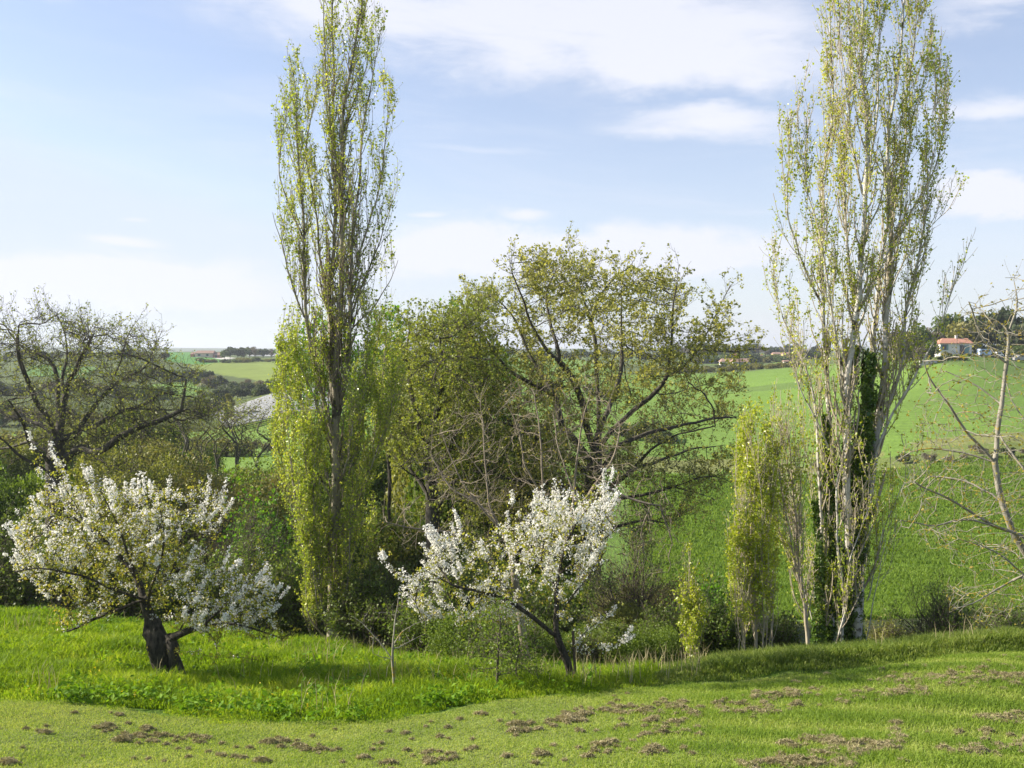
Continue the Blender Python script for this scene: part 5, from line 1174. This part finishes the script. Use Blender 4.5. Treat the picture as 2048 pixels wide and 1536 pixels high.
far_row(15, 395, 550, 470, 500, 9, ['dbush', 'olive', 'bush'], 'low hedge bush along the top of the pale green field, far left', 'hedge above the pale green field', 1, 1.7)
far_row(8, 445, 545, 560, 600, 22, ['green', 'grey', 'dark'], 'far tree behind the hedge of the pale green field', 'trees behind the pale field hedge', 2)
far_row(20, 395, 560, 330, 300, 22, ['dbush', 'dark', 'grey', 'olive'], 'thicket tree below the pale green field, far left', 'thicket below the pale green field', 3, 1.1)
far_row(14, 420, 560, 262, 250, 26, ['dbush', 'dark', 'dark', 'bush'], 'tree just above the white orchard netting', 'wood above the orchard netting', 4, 1.1)
far_row(10, 380, 450, 235, 215, 24, ['dbush', 'bush', 'olive'], 'bush on the slope left of the white orchard netting', 'bushes left of the netting', 5, 1.2)
far_row(14, 250, 420, 360, 345, 22, ['dark', 'dbush', 'green'], 'tree of the belt behind the right limbs of the left oak', 'tree belt behind the left oak', 6, 1.1)
far_row(18, 0, 340, 520, 480, 20, ['dark', 'green', 'pine', 'grey'], 'distant tree seen through the crown of the left oak', 'distant wood behind the left oak', 7, 1.1)
far_row(22, -30, 330, 300, 280, 30, ['dark', 'dbush', 'bush', 'grey'], 'woodland tree low behind the left oak crown', 'woodland low behind the left oak', 8, 1.1)
far_row(16, -30, 300, 200, 190, 38, ['green', 'olive', 'grey', 'bush'], 'woodland tree behind the left oak trunk', 'woodland behind the left oak trunk', 9, 1.1)
far_row(14, -20, 260, 110, 95, 70, ['green', 'olive', 'grey'], 'tree in the valley behind the left oak', 'valley trees behind the left oak', 10, 1.0)
far_row(10, 330, 540, 125, 120, 34, ['grey', 'olive'], 'brownish low tree in front of the orchard netting', 'low trees before the netting', 11, 1.2)
far_row(8, 345, 540, 84, 80, 34, ['olive', 'bush', 'grey'], 'scrubby bush at the feet of the row of thin trees', 'scrub below the thin trees', 12, 1.4)
rr = np.random.default_rng(60)
far_one('col', 452, 175, 52, .9, 'shorter of two slender poplars before the orchard netting', None, rr); far_one('col', 461, 178, 66, .9, 'taller of two slender poplars before the orchard netting', None, rr)
far_one('white', 428, 245, 16, 1.2, 'whitish blossoming bush left of the slender far poplars', None, rr); far_one('white', 403, 320, 12, 1.2, 'pale blossoming bush at the corner of the pale green field', None, rr)
for i, (nm, kd, lm) in enumerate([('t_dark', 'bush', 'shrub_dark'), ('t_mid', 'bush', 'shrub_mid'), ('t_olive', 'round', 'shrub_olive'), ('t_tree', 'round', 'shrub_mid'), ('t_twig', 'round', 'twig_leaf')]):
    FK[nm] = [far_kind(kd, lm, 'twig_dark', 700 + i * 3 + k, 14000 if nm != 't_twig' else 7000, ls=.021) for k in range(2)]
    NM[nm] = 'thicket_bush' if kd == 'bush' else 'valley_tree'
far_row(9, -40, 230, 47, 45, 270, ['t_mid', 't_olive', 't_tree'], 'green tree of the hollow behind the left oak trunk', 'trees in the hollow behind the left oak', 40, .75)
far_row(9, 130, 545, 41, 40, 215, ['t_olive', 't_mid', 't_twig', 't_dark'], 'tree of the hollow rising behind the old cherry crown', 'trees in the hollow behind the old cherry', 41, .8)
far_row(8, 340, 560, 52, 50, 190, ['t_twig', 't_olive', 't_mid'], 'brownish tree in the hollow below the thin field trees', 'brownish trees below the field trees', 42, .8)
far_row(11, 560, 1010, 39, 38, 240, ['t_dark', 't_mid', 't_olive', 't_dark'], 'shady bush in the hollow between the left poplar and the broad oak', 'bushes in the hollow behind the poplar', 43, .8)
far_row(9, 720, 1080, 50, 48, 280, ['t_dark', 't_mid', 't_tree'], 'dark tree deep in the hollow below the two oaks', 'dark trees deep in the hollow', 44, .7)
far_row(8, 1000, 1330, 33, 31, 210, ['t_dark', 't_dark', 't_mid'], 'dark bush in the hollow behind the young cherry', 'bushes in the hollow behind the young cherry', 45, .85)
far_row(6, 1240, 1420, 30, 29, 150, ['t_twig', 't_dark', 't_mid'], 'shaded bush in the hollow below the right limbs of the broad oak', 'bushes in the hollow below the oak limbs', 46, .9)
far_row(12, 120, 560, 58, 56, 190, ['t_olive', 't_mid', 't_twig', 't_olive'], 'x', 'olive scrub below the thin field trees', 47, .75)
far_row(12, -40, 420, 75, 80, 150, ['t_olive', 't_mid', 't_tree'], 'x', 'green slope trees behind the left oak', 48, .75)
far_row(7, 1235, 1345, 24, 23, 130, ['t_twig', 't_mid', 't_olive'], 'x', 'light scrub right of the young cherry', 49, .8)
far_row(5, 850, 1090, 44, 43, 400, ['t_olive', 't_tree', 't_olive'], 'x', 'tall olive trees in the hollow behind the broad oak', 50, .6)
far_row(10, 1425, 1530, 440, 438, 9, ['bush', 'dbush', 'green'], 'x', 'garden bushes before the long village houses', 51, 1.5)
far_row(9, 880, 1330, 21.5, 21, 120, ['t_mid', 't_dark', 't_mid'], 'x', 'low green bushes right behind the young cherry', 52, .9)
# right: village ridge
far_row(16, 1330, 1600, 372, 352, 13, ['olive', 'olive', 'bush'], 'hedge bush along the crest of the green field', 'crest hedge below the village', 20, 1.9)
far_row(30, 1380, 1640, 520, 500, 17, ['green', 'dark', 'bush', 'dbush', 'olive'], 'village garden tree below the far houses', 'village garden trees', 21, 1.2)
far_row(34, 1330, 1660, 680, 660, 23, ['dark', 'green', 'grey', 'pine', 'grey'], 'skyline tree on the village ridge', 'skyline trees on the village ridge', 22, 1.0)
far_row(34, 700, 1330, 520, 600, 20, ['dark', 'green', 'grey', 'dbush'], 'distant tree seen through the broad oak', 'distant trees behind the broad oak', 23, 1.2)
far_row(12, 800, 1260, 240, 230, 22, ['dbush', 'green', 'grey'], 'hedgerow tree on the field behind the broad oak', 'hedgerow behind the broad oak', 24, 1.3)
far_row(14, 1230, 1340, 150, 142, 26, ['dbush', 'bush'], 'hedge bush right behind the broad oak limbs', 'hedge behind the oak limbs', 25, 1.4)
# trees round the farmhouse
far_row(9, 1790, 1870, 232, 232, 62, ['grey', 'olive', 'grey', 'green'], 'thin tree left of and behind the farmhouse', 'trees left of the farmhouse', 26, .7)
far_row(9, 1880, 1965, 240, 236, 62, ['grey', 'olive', 'green'], 'thin tree rising behind the farmhouse roof', 'trees behind the farmhouse', 27, .7)
far_row(8, 1975, 2090, 232, 228, 88, ['dark', 'grey', 'green'], 'tall tree behind the parked vehicles', 'tall trees behind the vehicles', 28, .75)
far_row(7, 1940, 2090, 224, 222, 34, ['dbush', 'olive', 'bush'], 'bush behind the parked vehicles', 'bushes behind the vehicles', 29, 1.2)
far_row(7, 1830, 1960, 205, 208, 9, ['dbush', 'bush'], 'low shrub on the slope below the farmhouse', 'shrubs below the farmhouse', 30, 1.8)
far_row(12, 1785, 2080, 113, 112, 22, ['grey', 'grey', 'dark', 'grey', 'olive'], 'bramble bush along the fold of the green hillside', 'brambles on the hillside fold', 31, 1.15)
far_row(4, 1630, 1730, 116, 116, 16, ['dbush', 'grey'], 'small bramble behind the tall right poplar stems', 'brambles behind the right poplar', 32, 1.5)

# ------------------------------------------------------------------ buildings
M['wall_white'] = plain_mat('pale_render', (0.62, 0.60, 0.60), 0.9, 0.06, 0.6)
M['wall_pink'] = plain_mat('pink_render', (0.62, 0.46, 0.40), 0.9, 0.08, 0.6)
M['wall_yellow'] = plain_mat('yellow_render', (0.62, 0.50, 0.22), 0.9, 0.08, 0.6)
M['wall_red'] = plain_mat('red_brick', (0.33, 0.14, 0.11), 0.9, 0.12, 1.0)
M['shutter'] = plain_mat('blue_green_shutter', (0.16, 0.26, 0.27), 0.6)
M['glass_dark'] = plain_mat('dark_window', (0.03, 0.035, 0.04), 0.2, 0.1, 1, 0.6)
M['net'] = plain_mat('white_netting', (0.33, 0.34, 0.34), 0.8, 0.12, 2.0)
M['paint_blue'] = plain_mat('pale_blue_paint', (0.45, 0.55, 0.75), 0.35, 0.03, 1, 0.5)
M['paint_white'] = plain_mat('white_paint', (0.72, 0.73, 0.75), 0.35, 0.03, 1, 0.5)
M['paint_grey'] = plain_mat('grey_paint', (0.30, 0.30, 0.31), 0.35, 0.03, 1, 0.5)
M['tyre'] = plain_mat('tyre_rubber', (0.02, 0.02, 0.02), 0.9)
def roof_mat(name, c1, c2):
    m_, x, o = new_mat(name); tc_ = x.node('ShaderNodeTexCoord')
    w = x.node('ShaderNodeTexWave'); x.link(tc_.outputs['Object'], w.inputs[0]); w.inputs['Scale'].default_value = 1.6; w.inputs['Distortion'].default_value = 0.4
    n = x.noise(tc_.outputs['Object'], 2.5, 4, 0.75); c = x.ramp(x.m('ADD', x.m('MULTIPLY', n, .8), x.m('MULTIPLY', w.outputs['Fac'], .2)), [(0.3, c1), (0.7, c2)])
    b = x.node('ShaderNodeBsdfPrincipled'); x.link(c, b.inputs['Base Color']); b.inputs['Roughness'].default_value = 0.9; x.link(b.outputs[0], o.inputs[0])
    return m_
M['roof'] = roof_mat('terracotta_tiles', (0.30, 0.12, 0.08), (0.56, 0.30, 0.21)); M['roof_brown'] = roof_mat('brown_tiles', (0.22, 0.13, 0.10), (0.36, 0.24, 0.19))

def box(x0, x1, y0, y1, z0, z1):
    V = np.array([[x0, y0, z0], [x1, y0, z0], [x1, y1, z0], [x0, y1, z0], [x0, y0, z1], [x1, y0, z1], [x1, y1, z1], [x0, y1, z1]], float)
    return V, np.array([[0, 3, 2, 1], [4, 5, 6, 7], [0, 1, 5, 4], [1, 2, 6, 5], [2, 3, 7, 6], [3, 0, 4, 7]])

def house(name, label, px, D, w, d, hw, hr, wall, roof, wins=(), doors=(), hip=0.0, rot=0.0, chim=None, cat='house', group=None, ov=0.35):
    b = gpt(px, D); root = empty(name, tuple(b), label, cat, group); root.rotation_euler = (0, 0, rot)
    def part(nm, parts, mat):
        V, Fc, _ = join(parts); o = mesh(nm, V, Fc, mat); o.parent = root; return o
    part('wall', [box(-w / 2, w / 2, 0, d, -2.5, hw)], wall)
    a, c = w / 2 + ov, d + ov
    h0 = hw + 0.02; r = hip
    V = np.array([[-a, -ov, h0], [a, -ov, h0], [a, c, h0], [-a, c, h0], [-a + r, d / 2, h0 + hr], [a - r * 0.15, d / 2, h0 + hr], [-a, -ov, h0 - .15], [a, -ov, h0 - .15], [a, c, h0 - .15], [-a, c, h0 - .15]])
    Fq = np.array([[0, 1, 5, 4], [2, 3, 4, 5], [3, 0, 4, 4], [1, 2, 5, 5], [6, 7, 1, 0], [7, 8, 2, 1], [8, 9, 3, 2], [9, 6, 0, 3], [6, 9, 8, 7]])
    me = bpy.data.meshes.new('roof'); me.from_pydata([tuple(v) for v in V], [], [tuple(dict.fromkeys(int(i) for i in f)) for f in Fq]); me.materials.append(roof)
    ro = bpy.data.objects.new('roof', me); COL.objects.link(ro); ro.parent = root
    if chim is not None:
        o = part('chimney', [box(chim - .22, chim + .22, d * .45, d * .45 + .4, h0 + hr * .5, h0 + hr + .55), box(chim - .28, chim + .28, d * .45 - .06, d * .45 + .46, h0 + hr + .55, h0 + hr + .65)], wall); o.parent = ro
    for (wx, wz, ww, wh) in wins:
        f = part('window', [box(wx - ww / 2, wx + ww / 2, -.05, -.003, wz, wz + wh)], M['glass_dark'])
        sft = part('shutter', [box(wx - ww / 2 - ww * .45, wx - ww / 2 - .02, -.07, -.003, wz, wz + wh), box(wx + ww / 2 + .02, wx + ww / 2 + ww * .45, -.07, -.003, wz, wz + wh)], M['shutter']); sft.parent = f
    for (wx, ww, wh, mt) in doors: part('door', [box(wx - ww / 2, wx + ww / 2, -.06, -.003, 0, wh)], M[mt])
    return root

house('farmhouse', 'white farmhouse with a terracotta roof on the hill at the right', 1912, 216, 6.9, 4.6, 2.5, 1.1, M['wall_white'], M['roof'], wins=[(-2.6, 1.0, .9, 1.2)], doors=[(1.3, 1.0, 2.1, 'glass_dark'), (2.4, 1.0, 2.0, 'shutter')], hip=1.7, chim=1.0, ov=.3)
rr = np.random.default_rng(61)
far_one('green', 1862, 206, 46, .8, 'leafy tree in front of the left end of the farmhouse', None, rr); far_one('olive', 1893, 209, 17, 1.3, 'yellow-green bush in front of the farmhouse wall', None, rr); far_one('grey', 1842, 204, 52, .6, 'twiggy tree left of the leafy one before the farmhouse', None, rr)
o = mesh('terrace_wall', *[a for a in box(-1.8, 1.8, 0, 0.3, -1.0, 0.7)], M['wall_white']); o.location = tuple(gpt(1857, 205)); tag(o, 'low pale terrace wall on the slope below the farmhouse', 'wall')
house('farm_building', 'long reddish farm building on the far left ridge', 408, 600, 11, 6, 2.6, 1.6, M['wall_pink'], M['roof_brown'], hip=1.0, wins=[(-3, .9, 1, 1.2), (2, .9, 1, 1.2)])
house('farm_building', 'low grey annex at the left end of the reddish farm building', 389, 604, 5, 5, 1.8, 1.2, M['wall_red'], M['roof_brown'], hip=.6, doors=[(0, 1.2, 1.6, 'glass_dark')])
house('barn', 'small dark red barn right of the reddish farm building', 432, 600, 4.2, 5, 1.8, 1.6, M['wall_red'], M['roof_brown'], hip=.8, doors=[(0, 1.6, 1.6, 'glass_dark')])
house('house', 'pink-white house among trees on the village ridge', 1462, 560, 6.5, 6, 2.8, 1.6, M['wall_pink'], M['roof'], wins=[(-1.5, 1, .9, 1.1), (1.5, 1, .9, 1.1)], hip=1.2)
house('house', 'left of two long low village houses above the crest hedge', 1455, 470, 5.5, 6, 2.2, 1.4, M['wall_white'], M['roof_brown'], wins=[(-1.5, .8, .9, 1), (1.3, .8, .9, 1)], hip=1.0)
house('house', 'long low brown-roofed village house above the crest hedge', 1483, 462, 8.0, 6, 2.0, 1.6, M['wall_white'], M['roof_brown'], wins=[(-2.6, .7, .9, 1), (0, .7, .9, 1), (2.4, .7, .9, 1)], hip=1.0)
house('house', 'brown roof of a house between green trees, middle of the village', 1514, 530, 7.0, 6, 2.0, 2.0, M['wall_pink'], M['roof_brown'], hip=1.5, wins=[(0, .8, 1, 1)])
house('house', 'yellow house on the village ridge left of the right poplar', 1554, 610, 4.5, 5, 3.0, 1.0, M['wall_yellow'], M['roof_brown'], hip=.8, wins=[(0, 1.2, 1, 1)])
house('house', 'cream house at the right end of the village ridge', 1573, 600, 4.0, 5, 2.8, 1.0, M['wall_yellow'], M['roof_brown'], hip=.8, wins=[(0, 1.2, 1, 1)])
house('shed', 'tiny white shed with a dark front at the right end of the crest hedge', 1573, 420, 2.0, 2.4, 1.5, .5, M['wall_white'], M['roof_brown'], hip=.2, doors=[(.3, 1.2, 1.3, 'glass_dark')], cat='shed')

def vehicle(name, label, px, D, prof, length, width, paint, wins, cat, rot=0.0):
    b = gpt(px, D); root = empty(name, tuple(b), label, cat); root.rotation_euler = (0, 0, rot)
    P = np.array(prof, float); n = len(P)
    V = np.concatenate([np.stack([P[:, 0], np.zeros(n), P[:, 1]], 1), np.stack([P[:, 0], np.full(n, width), P[:, 1]], 1)])
    faces = [tuple(range(n))[::-1], tuple(range(n, 2 * n))] + [(i, (i + 1) % n, n + (i + 1) % n, n + i) for i in range(n)]
    me = bpy.data.meshes.new('body'); me.from_pydata([tuple(v) for v in V], [], [tuple(int(k) for k in f) for f in faces]); me.materials.append(paint); me.update()
    bo = bpy.data.objects.new('body', me); COL.objects.link(bo); bo.parent = root
    for (x0, x1, z0, z1) in wins:
        Vw, Fw, _ = join([box(x0, x1, -.02, -.004, z0, z1), box(x0, x1, width + .004, width + .02, z0, z1)]); o = mesh('window', Vw, Fw, M['glass_dark']); o.parent = root
    for wx in (length * .2, length * .8):
        for wy in (-.03, width - .17):
            th = np.linspace(0, 2 * np.pi, 17)[:-1]; q = np.stack([[[wx, wy, .32], [wx, wy, .32], [wx, wy + .2, .32], [wx, wy + .2, .32]]])
            V1, F1 = tubes_axis(q[0], [0.01, .32, .32, .01]); o = mesh('wheel', V1, F1, M['tyre']); o.parent = root
    return root

def tubes_axis(c, r, k=14):
    th = np.arange(k) * 2 * np.pi / k
    V = np.concatenate([np.stack([c[i][0] + np.cos(th) * r[i], np.full(k, c[i][1]), c[i][2] + np.sin(th) * r[i]], 1) for i in range(len(r))])
    b = (np.arange(len(r) - 1) * k)[:, None]; j = np.arange(k)[None]; j2 = (j + 1) % k
    return V, np.stack([b + j, b + j2, b + k + j2, b + k + j], -1).reshape(-1, 4)

vehicle('parked_van', 'pale blue van parked right of the farmhouse', 1960, 214, [(0, .35), (3.3, .35), (3.3, .9), (2.6, 1.0), (2.1, 1.55), (.1, 1.6), (0, 1.4)], 3.4, 1.7, M['paint_blue'], [(1.35, 2.1, .98, 1.4), (.4, 1.1, 1.0, 1.4)], 'van')
vehicle('parked_car', 'white car parked at the right end of the pale blue van', 1992, 213.5, [(0, .3), (1.7, .3), (1.7, .8), (1.45, .9), (1.2, 1.35), (.2, 1.35), (0, .9)], 1.7, 1.6, M['paint_white'], [(.25, 1.15, .92, 1.25)], 'car')
vehicle('parked_car', 'grey car half outside the right edge of the hilltop yard', 2030, 212, [(0, .3), (3.9, .3), (3.9, .8), (3.0, .95), (2.5, 1.4), (1.2, 1.4), (.5, .95), (0, .8)], 3.9, 1.7, M['paint_grey'], [(1.25, 1.8, .97, 1.3), (1.9, 2.45, .97, 1.3)], 'car')

# white netting over the orchard rows
rng = np.random.default_rng(70)
for k in range(13):
    t0 = k / 12
    pts = []
    for s in np.linspace(0, 1, 40):
        px = 425 + 30 * t0 + (240 - 20 * t0) * s; D = (196 - 30 * t0) + 4 * s
        p = gpt(px, D); pts.append(p + [0, 0, 1.5])
    pts = smooth_line(pts, 40, 25); w = np.array([0, 0.8, 0])
    V = np.stack([pts - w + [0, 0, -.5], pts, pts + w + [0, 0, -.5]], 1) + rng.normal(size=(40, 3, 3)) * [0, .01, .012]
    V = np.concatenate([V, V - [0, 0, .06]], 1).reshape(-1, 3)
    i = (np.arange(39) * 6)[:, None, None]; q = np.array([[0, 6, 7, 1], [1, 7, 8, 2], [3, 4, 10, 9], [4, 5, 11, 10], [0, 3, 9, 6], [2, 8, 11, 5]])
    o = mesh('orchard_netting', V, (i + q[None]).reshape(-1, 4), M['net']); tag(o, 'long white net over an orchard row on the slope left of the left poplar', 'netting', 'white netted orchard rows')
for k, (x0, x1, D0) in enumerate([(505, 560, 760), (500, 560, 690), (480, 545, 830)]):
    p0, p1 = gpt(x0, D0), gpt(x1, D0); n = 12
    L = p0[None] + (p1 - p0)[None] * np.linspace(0, 1, n)[:, None]; L[:, 2] = ground(L[:, 0], L[:, 1]) + 1.5
    V = np.stack([L - [0, 9, .8], L, L + [0, 9, 1.0]], 1); V = np.concatenate([V, V - [0, 0, .2]], 1).reshape(-1, 3)
    i = (np.arange(n - 1) * 6)[:, None, None]; q = np.array([[0, 6, 7, 1], [1, 7, 8, 2], [3, 4, 10, 9], [4, 5, 11, 10], [0, 3, 9, 6], [2, 8, 11, 5]])
    o = mesh('orchard_netting', V, (i + q[None]).reshape(-1, 4), M['net']); tag(o, 'thin white netted strip on the far left skyline', 'netting', 'netted strips on the skyline')
# ------------------------------------------------------------------ air
HZ = True
if HZ:
    V, Fc = box(-6900, 6900, -60, 6100, -420, 60); V[V[:, 2] < 0, 2] = float(min(Pg[..., 2].min(), -30)) - 1
    m_, x, o = new_mat('air'); v = x.node('ShaderNodeVolumePrincipled'); v.inputs['Density'].default_value = 0.00020; v.inputs['Color'].default_value = (0.80, 0.88, 1.0, 1); v.inputs['Anisotropy'].default_value = 0.2
    x.link(v.outputs[0], o.inputs['Volume'])
    h_ = mesh('haze', V, Fc, m_); tag(h_, 'thin pale blue air over the whole valley', 'haze', kind='stuff')
print('done building')
